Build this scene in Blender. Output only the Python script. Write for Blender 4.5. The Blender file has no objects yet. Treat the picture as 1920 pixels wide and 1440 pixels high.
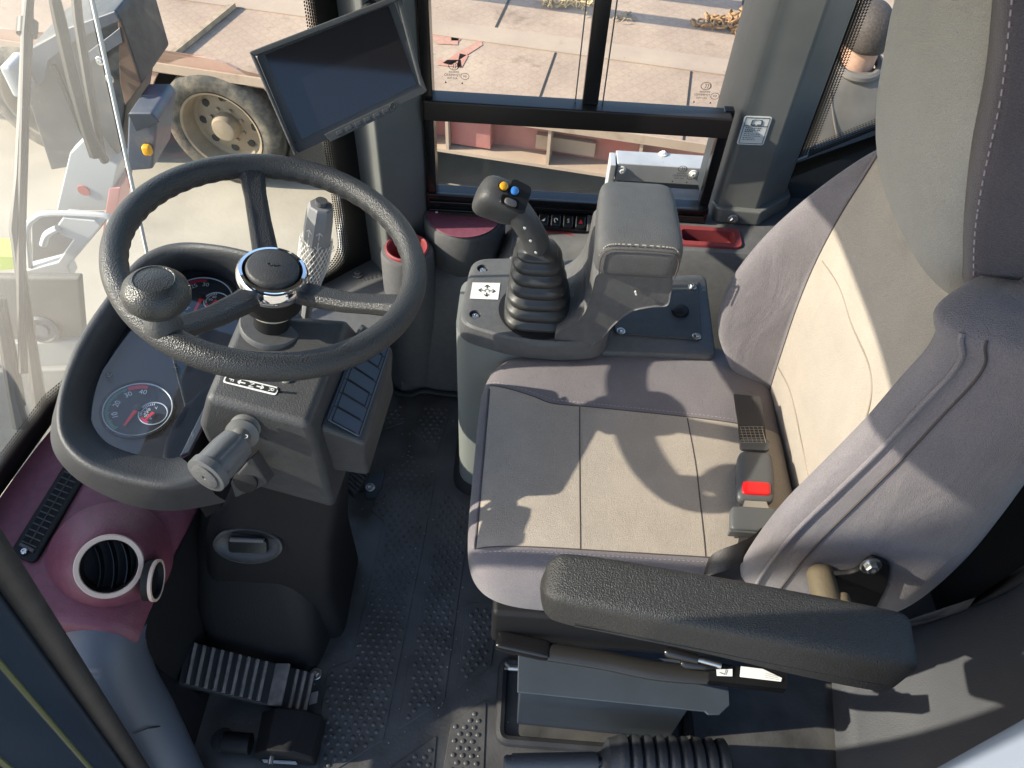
import bpy, math, random
from mathutils import Vector as V, Matrix as MX
R = math.radians
random.seed(7)
S = bpy.context.scene
COL = S.collection

# ---------------------------------------------------------------- camera
CAM = V((0, 0, 1.65)); PITCH, ROLL, FPX = R(50), R(3.5), 1443.0
F_ = V((0, math.cos(PITCH), -math.sin(PITCH)))
U0 = V((0, math.sin(PITCH), math.cos(PITCH))); R0 = V((1, 0, 0))
RC = R0*math.cos(ROLL) + U0*math.sin(ROLL); UC = U0*math.cos(ROLL) - R0*math.sin(ROLL)
cd = bpy.data.cameras.new('camera'); co = bpy.data.objects.new('camera', cd); COL.objects.link(co)
cd.sensor_width = 36; cd.lens = 36*FPX/1920; cd.clip_start = .02; cd.clip_end = 500
mw = MX((RC, UC, -F_)).transposed().to_4x4(); mw.translation = CAM; co.matrix_world = mw
S.camera = co

# ---------------------------------------------------------------- world, sun, exposure
SUN_DIR = V((1.74, .23, -1.02)).normalized()          # the way the light travels
w = bpy.data.worlds.new("World"); S.world = w; w.use_nodes = True
nt = w.node_tree; sky = nt.nodes.new('ShaderNodeTexSky'); sky.sky_type = 'NISHITA'; sky.sun_disc = False
sky.sun_elevation = math.asin(-SUN_DIR.z); sky.sun_rotation = math.atan2(-SUN_DIR.x, -SUN_DIR.y)
nt.links.new(sky.outputs[0], nt.nodes['Background'].inputs[0]); nt.nodes['Background'].inputs[1].default_value = .15
sd = bpy.data.lights.new('sun', 'SUN'); sd.energy = 3.7; sd.angle = R(.5); sd.color = (1, .90, .745)
so = bpy.data.objects.new('sun', sd); COL.objects.link(so)
so.rotation_euler = SUN_DIR.to_track_quat('-Z', 'Y').to_euler(); so.location = (-8, -3, 8)
vs = S.view_settings; vs.view_transform = 'Standard'; vs.look = 'None'; vs.exposure = 1.5; vs.gamma = 1
S.cycles.max_bounces = 7; S.cycles.transparent_max_bounces = 12
S.cycles.caustics_reflective = False; S.cycles.caustics_refractive = False

# ---------------------------------------------------------------- helpers
def P(px, py, x=None, y=None, z=None, d=None):
    """a point of the place seen at this pixel of the photograph, at a known x, y, z or depth"""
    D = RC*((px-960)/FPX) + UC*((720-py)/FPX) + F_
    if d is not None: t = d
    elif x is not None: t = (x-CAM.x)/D.x
    elif y is not None: t = (y-CAM.y)/D.y
    else: t = (z-CAM.z)/D.z
    return CAM + D*t
def PN(px, py, p0, n):
    D = RC*((px-960)/FPX) + UC*((720-py)/FPX) + F_
    return CAM + D*((p0-CAM).dot(n)/D.dot(n))
def frame(n, ref=V((1, 0, 0))):
    n = n.normalized(); u = (ref - n*ref.dot(n))
    if u.length < 1e-4: u = V((0, 1, 0)) - n*n.y
    u.normalize(); return u, n.cross(u), n

class B:
    def __init__(s): s.v = []; s.f = []; s.uv = None
    def add(s, vs, fs):
        o = len(s.v); s.v += [V(q) for q in vs]; s.f += [[i+o for i in f] for f in fs]; return s
    def box(s, c, h, rot=None):
        c = V(c); L = []
        for x in (-1, 1):
            for y in (-1, 1):
                for z in (-1, 1):
                    q = V((x*h[0], y*h[1], z*h[2])); L.append(c + (rot @ q if rot else q))
        return s.add(L, [(0, 1, 3, 2), (4, 6, 7, 5), (0, 4, 5, 1), (2, 3, 7, 6), (0, 2, 6, 4), (1, 5, 7, 3)])
    def loft(s, rings, cap=True, closed=True):
        n = len(rings[0]); L = [q for r in rings for q in r]; fs = []
        for i in range(len(rings)-1):
            for j in range(n if closed else n-1):
                k = (j+1) % n; fs.append((i*n+j, i*n+k, (i+1)*n+k, (i+1)*n+j))
        if cap: fs.append(tuple(range(n))[::-1]); fs.append(tuple((len(rings)-1)*n+j for j in range(n)))
        return s.add(L, fs)
    def prism(s, poly, vec):
        vec = V(vec); a = [V(q) for q in poly]; return s.loft([a, [q+vec for q in a]])
    def tube(s, path, r, n=12, closed=False, cap=True, flat=1.0, up=None):
        path = [V(q) for q in path]; m = len(path); rs = r if isinstance(r, (list, tuple)) else [r]*m
        rings = []; pu = None
        for i, q in enumerate(path):
            a = path[(i-1) % m] if (closed or i) else q; b = path[(i+1) % m] if (closed or i < m-1) else q
            t = (b-a).normalized()
            if pu is None: u, vv, _ = frame(t, up or (V((0, 0, 1)) if abs(t.z) < .9 else V((1, 0, 0))))
            else:
                u = pu - t*pu.dot(t); u.normalize(); vv = t.cross(u)
            pu = u
            rings.append([q + (u*math.cos(2*math.pi*k/n)*flat + vv*math.sin(2*math.pi*k/n))*rs[i] for k in range(n)])
        if closed: rings.append(rings[0]); cap = False
        return s.loft(rings, cap)
    def cyl(s, a, b, r, r2=None, n=24): return s.tube([a, b], [r, r if r2 is None else r2], n)
    def lathe(s, p, ax, prof, n=32, ref=V((1, 0, 0))):
        u, vv, nn = frame(V(ax), ref); p = V(p)
        return s.loft([[p + nn*h + (u*math.cos(2*math.pi*k/n) + vv*math.sin(2*math.pi*k/n))*max(r, 1e-4) for k in range(n)] for r, h in prof], False)
    def sup(s, c, h, e=4, m=4, nu=48, nv=24, rot=None, fn=None):
        """rounded block (superellipsoid)"""
        c = V(c); rings = []
        sg = lambda t, p: math.copysign(abs(t)**p, t)
        for i in range(nv+1):
            a = -math.pi/2 + math.pi*i/nv; cz = sg(math.sin(a), 2/m); cr = abs(math.cos(a))**(2/m)
            ring = []
            for j in range(nu):
                b = 2*math.pi*j/nu; q = V((sg(math.cos(b), 2/e)*cr*h[0], sg(math.sin(b), 2/e)*cr*h[1], cz*h[2]))
                if fn: q = fn(q)
                ring.append(c + (rot @ q if rot else q))
            rings.append(ring)
        return s.loft(rings)
    def ob(s, name, m, par=None, smooth=True, bevel=0, seg=2, sub=0, ang=40):
        me = bpy.data.meshes.new(name); me.from_pydata([tuple(q) for q in s.v], [], s.f); me.update()
        import bmesh
        bm = bmesh.new(); bm.from_mesh(me); bmesh.ops.recalc_face_normals(bm, faces=bm.faces); bm.to_mesh(me); bm.free()
        o = bpy.data.objects.new(name, me); COL.objects.link(o)
        for q in (m if isinstance(m, list) else [m]): me.materials.append(q)
        if smooth:
            me.polygons.foreach_set('use_smooth', [True]*len(me.polygons))
            if not bevel and not sub: me.set_sharp_from_angle(angle=R(ang))
        if bevel:
            b = o.modifiers.new('bevel', 'BEVEL'); b.width = bevel; b.segments = seg; b.limit_method = 'ANGLE'; b.angle_limit = R(30); b.harden_normals = False
            ws = o.modifiers.new('wn', 'WEIGHTED_NORMAL') if smooth else None
        if sub:
            b = o.modifiers.new('sub', 'SUBSURF'); b.levels = sub; b.render_levels = sub
        if par: parent(o, par)
        return o
def parent(o, par):
    o.parent = par
    loc = V(); q = par
    while q: loc += q.location; q = q.parent
    o.location -= loc
def thing(name, label, cat, loc=(0, 0, 0), group=None):
    o = bpy.data.objects.new(name, None); COL.objects.link(o); o.location = loc; o.empty_display_size = .05
    o['label'] = label; o['category'] = cat
    if group: o['group'] = group
    return o
def tag(o, label, cat, group=None):
    o['label'] = label; o['category'] = cat
    if group: o['group'] = group
    return o
def struct(o): o['kind'] = 'structure'; return o
def text(name, body, p, xd, yd, size, m, par, mirror=False):
    c = bpy.data.curves.new(name, 'FONT'); c.body = body; c.size = size; c.align_x = 'CENTER'; c.align_y = 'CENTER'
    t = bpy.data.objects.new(name, c); COL.objects.link(t); dg = bpy.context.evaluated_depsgraph_get()
    me = bpy.data.meshes.new_from_object(t.evaluated_get(dg)); bpy.data.objects.remove(t)
    xd = V(xd).normalized(); yd = V(yd); yd = (yd - xd*yd.dot(xd)).normalized()
    for q in me.vertices: q.co = V(p) + xd*(q.co.x*(-1 if mirror else 1)) + yd*q.co.y
    o = bpy.data.objects.new(name, me); COL.objects.link(o); me.materials.append(m)
    if par: parent(o, par)
    return o
def cut(o, b):
    c = b.ob('cutter', plastic_d, smooth=False); par = o.parent; loc = o.location.copy()
    c.location = V((0, 0, 0)); o.parent = None; o.location = V()
    m = o.modifiers.new('cut', 'BOOLEAN'); m.operation = 'DIFFERENCE'; m.object = c; m.solver = 'EXACT'
    bpy.context.view_layer.update(); dg = bpy.context.evaluated_depsgraph_get(); me = bpy.data.meshes.new_from_object(o.evaluated_get(dg)); o.modifiers.remove(m); o.data = me
    bpy.data.objects.remove(c); o.parent = par; o.location = loc; me.set_sharp_from_angle(angle=R(35)); return o
def quadloop(c, u, v_, hx, hy, r, n=5):
    """rounded rectangle outline"""
    L = []
    for sx, sy, a0 in ((1, 1, 0), (-1, 1, 90), (-1, -1, 180), (1, -1, 270)):
        for k in range(n+1):
            a = R(a0 + 90*k/n); L.append(c + u*(sx*(hx-r) + r*math.cos(a)) + v_*(sy*(hy-r) + r*math.sin(a)))
    return L
def roundpoly(pts, r, n=5):
    """round the corners of a closed 3-D polygon"""
    L = []; m = len(pts)
    for i in range(m):
        a, b, c = V(pts[i-1]), V(pts[i]), V(pts[(i+1) % m])
        ra = min(r, (a-b).length*.45, (c-b).length*.45)
        p = b + (a-b).normalized()*ra; q = b + (c-b).normalized()*ra
        for k in range(n+1):
            t = k/n; L.append(p*(1-t)**2 + b*2*t*(1-t) + q*t*t)
    return L
def spline(pts, n=8, closed=False):
    pts = [V(q) for q in pts]; L = []; m = len(pts)
    for i in range(m if closed else m-1):
        g = (lambda k: pts[k % m]) if closed else (lambda k: pts[max(0, min(m-1, k))])
        a, b, c, d = g(i-1), g(i), g(i+1), g(i+2)
        for k in range(n):
            t = k/n; L.append(.5*((2*b) + (c-a)*t + (2*a-5*b+4*c-d)*t*t + (3*b-a-3*c+d)*t**3))
    if not closed: L.append(pts[-1])
    return L

# ---------------------------------------------------------------- materials
_M = {}
def mat(name, col, rough=.5, metal=0, bump=0, scale=300, kind='noise', var=0, vscale=40, spec=.5, var2=None, coat=0, sheen=0, dust=0, dustcol=(.35, .29, .22)):
    if name in _M: return _M[name]
    m = bpy.data.materials.new(name); m.use_nodes = True; _M[name] = m
    n = m.node_tree; b = n.nodes['Principled BSDF']; L = n.links.new
    b.inputs['Base Color'].default_value = (*col, 1); b.inputs['Roughness'].default_value = rough; b.inputs['Metallic'].default_value = metal
    b.inputs['Specular IOR Level'].default_value = spec; b.inputs['Coat Weight'].default_value = coat
    if sheen: b.inputs['Sheen Weight'].default_value = sheen; b.inputs['Sheen Roughness'].default_value = .5
    tc = n.nodes.new('ShaderNodeTexCoord')
    src = None
    if var:
        t = n.nodes.new('ShaderNodeTexNoise'); t.inputs['Scale'].default_value = vscale; t.inputs['Detail'].default_value = 5; L(tc.outputs['Object'], t.inputs['Vector'])
        r = n.nodes.new('ShaderNodeMapRange'); r.inputs['From Min'].default_value = .3; r.inputs['From Max'].default_value = .7
        L(t.outputs[0], r.inputs['Value'])
        mx = n.nodes.new('ShaderNodeMix'); mx.data_type = 'RGBA'; L(r.outputs[0], mx.inputs['Factor'])
        c2 = var2 or tuple(q*(1+var) for q in col)
        mx.inputs['A'].default_value = (*(tuple(q*(1-var) for q in col) if not var2 else col), 1); mx.inputs['B'].default_value = (*c2, 1)
        src = mx.outputs['Result']; L(src, b.inputs['Base Color'])
    if dust:
        t = n.nodes.new('ShaderNodeTexNoise'); t.inputs['Scale'].default_value = 9; t.inputs['Detail'].default_value = 8; t.inputs['Roughness'].default_value = .7
        L(tc.outputs['Object'], t.inputs['Vector'])
        r = n.nodes.new('ShaderNodeMapRange'); r.inputs['From Min'].default_value = .42; r.inputs['From Max'].default_value = .75; r.inputs['To Max'].default_value = dust
        L(t.outputs[0], r.inputs['Value'])
        mx = n.nodes.new('ShaderNodeMix'); mx.data_type = 'RGBA'; L(r.outputs[0], mx.inputs['Factor'])
        mx.inputs['A'].default_value = (*col, 1)
        if src: L(src, mx.inputs['A'])
        mx.inputs['B'].default_value = (*dustcol, 1); L(mx.outputs['Result'], b.inputs['Base Color'])
    if bump:
        bp = n.nodes.new('ShaderNodeBump'); bp.inputs['Strength'].default_value = bump; bp.inputs['Distance'].default_value = .002
        if kind == 'noise':
            t = n.nodes.new('ShaderNodeTexNoise'); t.inputs['Scale'].default_value = scale; t.inputs['Detail'].default_value = 3; o = t.outputs[0]
        elif kind == 'voro':
            t = n.nodes.new('ShaderNodeTexVoronoi'); t.inputs['Scale'].default_value = scale; o = t.outputs['Distance']
        L(tc.outputs['Object'], t.inputs['Vector']); L(o, bp.inputs['Height']); L(bp.outputs[0], b.inputs['Normal'])
    return m
def nodes(m): return m.node_tree.nodes, m.node_tree.links.new
def glass(name, haze=0.0, tint=(.93, .96, .95), ior=1.45):
    m = bpy.data.materials.new(name); m.use_nodes = True; n, L = nodes(m); n.remove(n['Principled BSDF']); o = n['Material Output']
    tr = n.new('ShaderNodeBsdfTransparent'); tr.inputs[0].default_value = (*tint, 1)
    gs = n.new('ShaderNodeBsdfGlossy'); gs.inputs['Roughness'].default_value = .02
    fr = n.new('ShaderNodeFresnel'); ge = n.new('ShaderNodeNewGeometry'); mr = n.new('ShaderNodeMapRange')
    mr.inputs['To Min'].default_value = ior; mr.inputs['To Max'].default_value = 1/ior; L(ge.outputs['Backfacing'], mr.inputs['Value']); L(mr.outputs[0], fr.inputs[0])
    mx = n.new('ShaderNodeMixShader'); L(fr.outputs[0], mx.inputs[0]); L(tr.outputs[0], mx.inputs[1]); L(gs.outputs[0], mx.inputs[2])
    last = mx
    if haze:
        tc = n.new('ShaderNodeTexCoord'); t = n.new('ShaderNodeTexNoise'); t.inputs['Scale'].default_value = 4; t.inputs['Detail'].default_value = 6
        L(tc.outputs['Object'], t.inputs[0])
        t2 = n.new('ShaderNodeTexVoronoi'); t2.inputs['Scale'].default_value = 55; L(tc.outputs['Object'], t2.inputs[0])
        r2 = n.new('ShaderNodeMapRange'); r2.inputs['From Min'].default_value = .10; r2.inputs['From Max'].default_value = .03; r2.inputs['To Max'].default_value = .35; L(t2.outputs['Distance'], r2.inputs[0])
        r = n.new('ShaderNodeMapRange'); r.inputs['From Min'].default_value = .3; r.inputs['From Max'].default_value = .7
        r.inputs['To Min'].default_value = haze*.75; r.inputs['To Max'].default_value = haze*1.25; L(t.outputs[0], r.inputs[0])
        ad = n.new('ShaderNodeMath'); ad.operation = 'MAXIMUM'; L(r.outputs[0], ad.inputs[0]); L(r2.outputs[0], ad.inputs[1])
        df = n.new('ShaderNodeBsdfDiffuse'); df.inputs[0].default_value = (.75, .73, .68, 1)
        tl = n.new('ShaderNodeBsdfTranslucent'); tl.inputs[0].default_value = (.75, .73, .68, 1)
        m2 = n.new('ShaderNodeMixShader'); m2.inputs[0].default_value = .5; L(df.outputs[0], m2.inputs[1]); L(tl.outputs[0], m2.inputs[2])
        m3 = n.new('ShaderNodeMixShader'); L(ad.outputs[0], m3.inputs[0]); L(mx.outputs[0], m3.inputs[1]); L(m2.outputs[0], m3.inputs[2]); last = m3
    L(last.outputs[0], o.inputs['Surface']); return m
def fritmat(name='frit dots', pitch=.0062):
    m = bpy.data.materials.new(name); m.use_nodes = True; n, L = nodes(m); b = n['Principled BSDF']
    b.inputs['Base Color'].default_value = (.012, .012, .012, 1); b.inputs['Roughness'].default_value = .3
    uv = n.new('ShaderNodeUVMap'); sp = n.new('ShaderNodeSeparateXYZ'); L(uv.outputs[0], sp.inputs[0])
    def mth(op, a, bb=None):
        q = n.new('ShaderNodeMath'); q.operation = op
        for i, val in enumerate((a, bb)):
            if val is None: continue
            if isinstance(val, (int, float)): q.inputs[i].default_value = val
            else: L(val, q.inputs[i])
        return q.outputs[0]
    u = mth('DIVIDE', sp.outputs[0], pitch); vv = mth('DIVIDE', sp.outputs[1], pitch)
    row = mth('FLOOR', vv); u2 = mth('ADD', u, mth('MULTIPLY', mth('MODULO', row, 2), .5))
    fx = mth('SUBTRACT', mth('FRACT', u2), .5); fy = mth('SUBTRACT', mth('FRACT', vv), .5)
    dd = mth('SQRT', mth('ADD', mth('MULTIPLY', fx, fx), mth('MULTIPLY', fy, fy)))
    rad = mth('SUBTRACT', .62, mth('MULTIPLY', row, .062))
    L(mth('LESS_THAN', dd, rad), b.inputs['Alpha']); return m

CH = (.044, .045, .048)                                    # charcoal plastic
plastic = mat('charcoal plastic', CH, .5, bump=.4, scale=420, var=.12, vscale=60, dust=.10, dustcol=(.20, .19, .17))
plastic_l = mat('grey grained plastic', (.092, .093, .097), .50, bump=.45, scale=520, var=.1, vscale=80, dust=.10, dustcol=(.25, .24, .22))
plastic_d = mat('black plastic', (.009, .009, .0105), .6, bump=.25, scale=420, spec=.3)
blackglo = mat('black gloss trim', (.008, .008, .009), .22)
rubber = mat('black rubber', (.018, .018, .02), .62, bump=.25, scale=260, var=.3, vscale=25)
matrub = mat('floor mat rubber', (.062, .061, .061), .40, bump=.3, scale=160, var=.35, vscale=14, dust=.16, dustcol=(.16, .14, .12))
wheelrub = mat('grained wheel rubber', (.034, .035, .037), .40, bump=.45, scale=520, kind='voro')
burg = mat('burgundy plastic', (.165, .048, .072), .5, bump=.45, scale=300, var=.12, vscale=70)
burg2 = mat('red plastic trim', (.22, .04, .045), .45, bump=.2, scale=300)
paint = mat('cab grey paint', (.125, .13, .127), .40, bump=.06, scale=60, var=.08, vscale=15, dust=.12, dustcol=(.2, .19, .17))
sheet = mat('blue grey sheet steel', (.040, .050, .064), .45, var=.08, vscale=20)
steel = mat('zinc plated steel', (.55, .55, .53), .3, 1, bump=.1, scale=90)
brass = mat('yellow zinc bushing', (.27, .22, .15), .45, .6, bump=.3, scale=200)
chrome = mat('chrome', (.85, .86, .88), .06, 1)
white = mat('white print', (.72, .72, .70), .6)
cream = mat('cream ring', (.62, .48, .40), .45)
blackp = mat('black print', (.01, .01, .01), .6)
redp = mat('red print', (.62, .02, .05), .5); greenp = mat('green print', (.05, .26, .15), .5)
red = mat('red button', (.62, .008, .01), .3, coat=.4); yel = mat('amber button', (.75, .36, .02), .35); blu = mat('blue button', (.05, .22, .62), .35)
leather = mat('grey leatherette', (.088, .089, .093), .5, bump=.5, scale=800, kind='voro', var=.08, vscale=60)
thread = mat('pale thread', (.42, .38, .32), .8); seam = mat('dark seam', (.06, .05, .05), .9)
belt = mat('black webbing', (.03, .026, .026), .55, bump=.5, scale=500, spec=.6)
buckl = mat('buckle plastic', (.085, .088, .092), .42, bump=.1, scale=300)
glassm = glass('clear glass'); dusty = glass('dusty windscreen glass', haze=.19); lensm = glass('gauge lens', tint=(.9, .95, 1), ior=1.9)
wglass = glass('side window glass', haze=.03)
frit = fritmat()
skin = mat('skin', (.38, .235, .17), .55, var=.12, vscale=60); hair = mat('short dark hair', (.045, .036, .032), .75, bump=.8, scale=220, var=.35, vscale=120)
jacket = mat('grey jacket cloth', (.125, .113, .102), .8, bump=.5, scale=24, var=.15, vscale=10)
trous = mat('dark trousers', (.04, .045, .06), .85)
wipm = mat('wiper black', (.014, .014, .013), .5)

def fabric(name, col, sp=.24, scale=820, wr=.5):
    m = bpy.data.materials.new(name); m.use_nodes = True; n, L = nodes(m); b = n['Principled BSDF']
    b.inputs['Roughness'].default_value = .92; b.inputs['Specular IOR Level'].default_value = .2; b.inputs['Sheen Weight'].default_value = .25; b.inputs['Sheen Roughness'].default_value = .4
    tc = n.new('ShaderNodeTexCoord')
    t = n.new('ShaderNodeTexNoise'); t.inputs['Scale'].default_value = scale; t.inputs['Detail'].default_value = 2; L(tc.outputs['Object'], t.inputs[0])
    t2 = n.new('ShaderNodeTexNoise'); t2.inputs['Scale'].default_value = 14; t2.inputs['Detail'].default_value = 4; L(tc.outputs['Object'], t2.inputs[0])
    ad = n.new('ShaderNodeMath'); ad.operation = 'MULTIPLY_ADD'; L(t2.outputs[0], ad.inputs[0]); ad.inputs[1].default_value = .35; L(t.outputs[0], ad.inputs[2])
    r = n.new('ShaderNodeMapRange'); r.inputs['From Min'].default_value = .42; r.inputs['From Max'].default_value = .92; L(ad.outputs[0], r.inputs[0])
    mx = n.new('ShaderNodeMix'); mx.data_type = 'RGBA'; L(r.outputs[0], mx.inputs['Factor'])
    if isinstance(col, tuple):
        mx.inputs['A'].default_value = (*[q*(1-sp) for q in col], 1); mx.inputs['B'].default_value = (*[q*(1+sp) for q in col], 1)
    L(mx.outputs['Result'], b.inputs['Base Color'])
    bp = n.new('ShaderNodeBump'); bp.inputs['Strength'].default_value = .7; bp.inputs['Distance'].default_value = .0022; L(t.outputs[0], bp.inputs['Height'])
    mp_ = n.new('ShaderNodeMapping'); mp_.inputs['Rotation'].default_value = (0, R(35), 0); mp_.inputs['Scale'].default_value = (1, 1, .35); L(tc.outputs['Object'], mp_.inputs[0])
    t4 = n.new('ShaderNodeTexNoise'); t4.inputs['Scale'].default_value = 17; t4.inputs['Detail'].default_value = 3; t4.inputs['Distortion'].default_value = .6; L(mp_.outputs[0], t4.inputs[0])
    b4 = n.new('ShaderNodeBump'); b4.inputs['Strength'].default_value = wr; b4.inputs['Distance'].default_value = .012; L(t4.outputs[0], b4.inputs['Height']); L(b4.outputs[0], bp.inputs['Normal']); L(bp.outputs[0], b.inputs['Normal'])
    return m
fab_p = fabric('mauve grey seat cloth', (.185, .168, .180)); fab_b = fabric('beige seat cloth', (.385, .336, .288), .18, wr=.2); fab_g = fabric('grey beige headrest cloth', (.33, .318, .295), .16, wr=.3)
fab_d = fabric('dark mauve seat cloth', (.10, .088, .10))
def bolt(p, n, par, r=.008, name='screw', m=None, washer=True):
    b = B()
    if washer: b.lathe(p, n, [(r*1.5, 0), (r*1.5, r*.2), (r*1.35, r*.3), (r*.9, r*.3)], 20)
    b.lathe(V(p)+V(n).normalized()*r*.28, n, [(r*.95, 0), (r*.95, r*.5), (r*.75, r*.75), (r*.42, r*.78), (r*.4, r*.45), (0, r*.42)], 6 if washer else 16)
    return b.ob(name, m or steel, par, ang=30)
# ================================================================= OUTSIDE
GZ = -1.45
gm = mat('dusty yard concrete', (.34, .305, .245), .9, bump=.6, scale=35, var=.16, vscale=2.2)
n_, L_ = nodes(gm)
g = B().add([(-60, -30, GZ), (60, -30, GZ), (60, 90, GZ), (-60, 90, GZ)], [(0, 1, 2, 3)]).ob('ground', gm, smooth=False); struct(g)

def deckmat(name, col, col2, plate, redwash=0):
    m = bpy.data.materials.new(name); m.use_nodes = True; n, L = nodes(m); b = n['Principled BSDF']; b.inputs['Roughness'].default_value = .85
    tc = n.new('ShaderNodeTexCoord'); t = n.new('ShaderNodeTexNoise'); t.inputs['Scale'].default_value = 1.6; t.inputs['Detail'].default_value = 9; t.inputs['Roughness'].default_value = .68; L(tc.outputs['Object'], t.inputs[0])
    r = n.new('ShaderNodeMapRange'); r.inputs['From Min'].default_value = .32; r.inputs['From Max'].default_value = .68; L(t.outputs[0], r.inputs[0])
    mx = n.new('ShaderNodeMix'); mx.data_type = 'RGBA'; mx.inputs['A'].default_value = (*col, 1); mx.inputs['B'].default_value = (*col2, 1); L(r.outputs[0], mx.inputs['Factor'])
    out = mx.outputs['Result']
    if redwash:
        t3 = n.new('ShaderNodeTexNoise'); t3.inputs['Scale'].default_value = 3.2; t3.inputs['Detail'].default_value = 7; L(tc.outputs['Object'], t3.inputs[0])
        r3 = n.new('ShaderNodeMapRange'); r3.inputs['From Min'].default_value = .5; r3.inputs['From Max'].default_value = .66; r3.inputs['To Max'].default_value = redwash; L(t3.outputs[0], r3.inputs[0])
        m3 = n.new('ShaderNodeMix'); m3.data_type = 'RGBA'; L(r3.outputs[0], m3.inputs['Factor']); L(out, m3.inputs['A']); m3.inputs['B'].default_value = (.36, .07, .06, 1); out = m3.outputs['Result']
    t5 = n.new('ShaderNodeTexNoise'); t5.inputs['Scale'].default_value = 3.7; t5.inputs['Detail'].default_value = 6; t5.inputs['Roughness'].default_value = .6; L(tc.outputs['Object'], t5.inputs[0])
    r5 = n.new('ShaderNodeMapRange'); r5.inputs['From Min'].default_value = .60; r5.inputs['From Max'].default_value = .74; r5.inputs['To Max'].default_value = .75; L(t5.outputs[0], r5.inputs[0])
    m5 = n.new('ShaderNodeMix'); m5.data_type = 'RGBA'; L(r5.outputs[0], m5.inputs['Factor']); L(out, m5.inputs['A']); m5.inputs['B'].default_value = (.15, .095, .06, 1); out = m5.outputs['Result']
    bp = n.new('ShaderNodeBump'); bp.inputs['Distance'].default_value = .004; bp.inputs['Strength'].default_value = .8
    if plate:
        def mth(op, a, bb=None):
            q = n.new('ShaderNodeMath'); q.operation = op
            for i, val in enumerate((a, bb)):
                if val is None: continue
                if isinstance(val, (int, float)): q.inputs[i].default_value = val
                else: L(val, q.inputs[i])
            return q.outputs[0]
        sp = n.new('ShaderNodeSeparateXYZ'); L(tc.outputs['Object'], sp.inputs[0])
        a = mth('ADD', sp.outputs[0], sp.outputs[1]); c = mth('SUBTRACT', sp.outputs[0], sp.outputs[1])
        def tread(a, c, of):
            cx = mth('FRACT', mth('ADD', mth('DIVIDE', a, .085), of)); cy = mth('FRACT', mth('ADD', mth('DIVIDE', c, .085), of))
            dx = mth('MULTIPLY', mth('SUBTRACT', cx, .5), 1/.40); dy = mth('MULTIPLY', mth('SUBTRACT', cy, .5), 1/.10)
            return mth('LESS_THAN', mth('ADD', mth('MULTIPLY', dx, dx), mth('MULTIPLY', dy, dy)), 1.0)
        h = mth('MAXIMUM', tread(a, c, 0), tread(c, a, .5))
        L(h, bp.inputs['Height']); bp.inputs['Distance'].default_value = .006; bp.inputs['Strength'].default_value = 1
        m4 = n.new('ShaderNodeMix'); m4.data_type = 'RGBA'; L(mth('MULTIPLY', h, .16), m4.inputs['Factor']); L(out, m4.inputs['A']); m4.inputs['B'].default_value = (.20, .15, .11, 1); out = m4.outputs['Result']
    else: L(t.outputs[0], bp.inputs['Height'])
    L(out, b.inputs['Base Color']); L(bp.outputs[0], b.inputs['Normal']); return m
deck_m = deckmat('dusty tread plate', (.425, .32, .235), (.28, .20, .15), True)
deck_p = deckmat('dusty flat plate', (.41, .32, .24), (.315, .235, .18), False)
side_m = deckmat('faded red steel with dust', (.34, .11, .10), (.42, .24, .20), False, .8)
dark_m = mat('dark underside steel', (.02, .018, .017), .8)
YAW = R(-9); TU = V((math.cos(YAW), math.sin(YAW), 0)); TW = V((-TU.y, TU.x, 0)); T0 = V((.136, 3.872, 0))
def T(u, w_, z): return T0 + TU*u + TW*w_ + V((0, 0, z))
DZ = -.68
trailer = thing('lowbed_trailer', 'dusty low flatbed trailer with faded red sides parked beside the cab', 'trailer', T(0, 0, GZ))
def tq(b, u0, u1, w0, w1, z0, z1): b.loft([[T(u0, w0, z0), T(u1, w0, z0), T(u1, w1, z0), T(u0, w1, z0)], [T(u0, w0, z1), T(u1, w0, z1), T(u1, w1, z1), T(u0, w1, z1)]]); return b
tq(B(), -5, 5, .0, .78, DZ-.05, DZ).ob('deck_plate', deck_m, trailer, smooth=False)
tq(B(), -5, 5, .78, .98, DZ-.05, DZ+.008).ob('deck_strip', deck_p, trailer, smooth=False)
tq(B(), -5, 5, .98, 3.2, DZ-.05, DZ-.001).ob('deck_plate', deck_m, trailer, smooth=False)
bd = B()
for u in (-1.15, -.12, .72, .95, 1.9): tq(bd, u, u+.012, .0, .775, DZ+.0005, DZ+.003)
for u in (-2.1, -.55, 1.02, 1.3): tq(bd, u, u+.014, .985, 3.1, DZ+.0005, DZ+.003)
bd.ob('deck_seam', dark_m, trailer, smooth=False)
b = B(); tq(b, -.78, 5, .14, .17, -.98, DZ-.05); b.ob('side_web', side_m, trailer, smooth=False)
tq(B(), -.78, 5, .0, .14, -.985, -.965).ob('bottom_flange', deck_p, trailer, smooth=False)
tq(B(), -5, 5, -.012, .0, DZ-.05, DZ+.004).ob('edge_rail', deck_p, trailer, smooth=False)
for u in (-.62, -.02, .5, 1.02, 1.7): tq(B(), u, u+.018, .004, .14, -.965, DZ-.05).ob('side_rib', deck_p, trailer, smooth=False)
b = B(); tq(b, -.6, -.36, .05, .139, -.95, -.74); b.ob('side_box', side_m, trailer, bevel=.004)
b = B(); tq(b, -.1, .25, .1, .138, -.93, -.84); b.ob('reflector_plate', deck_p, trailer, bevel=.003)
b = B(); tq(b, -5, 5, .5, 3.0, -1.2, -.75); b.ob('chassis', dark_m, trailer, smooth=False)
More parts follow.
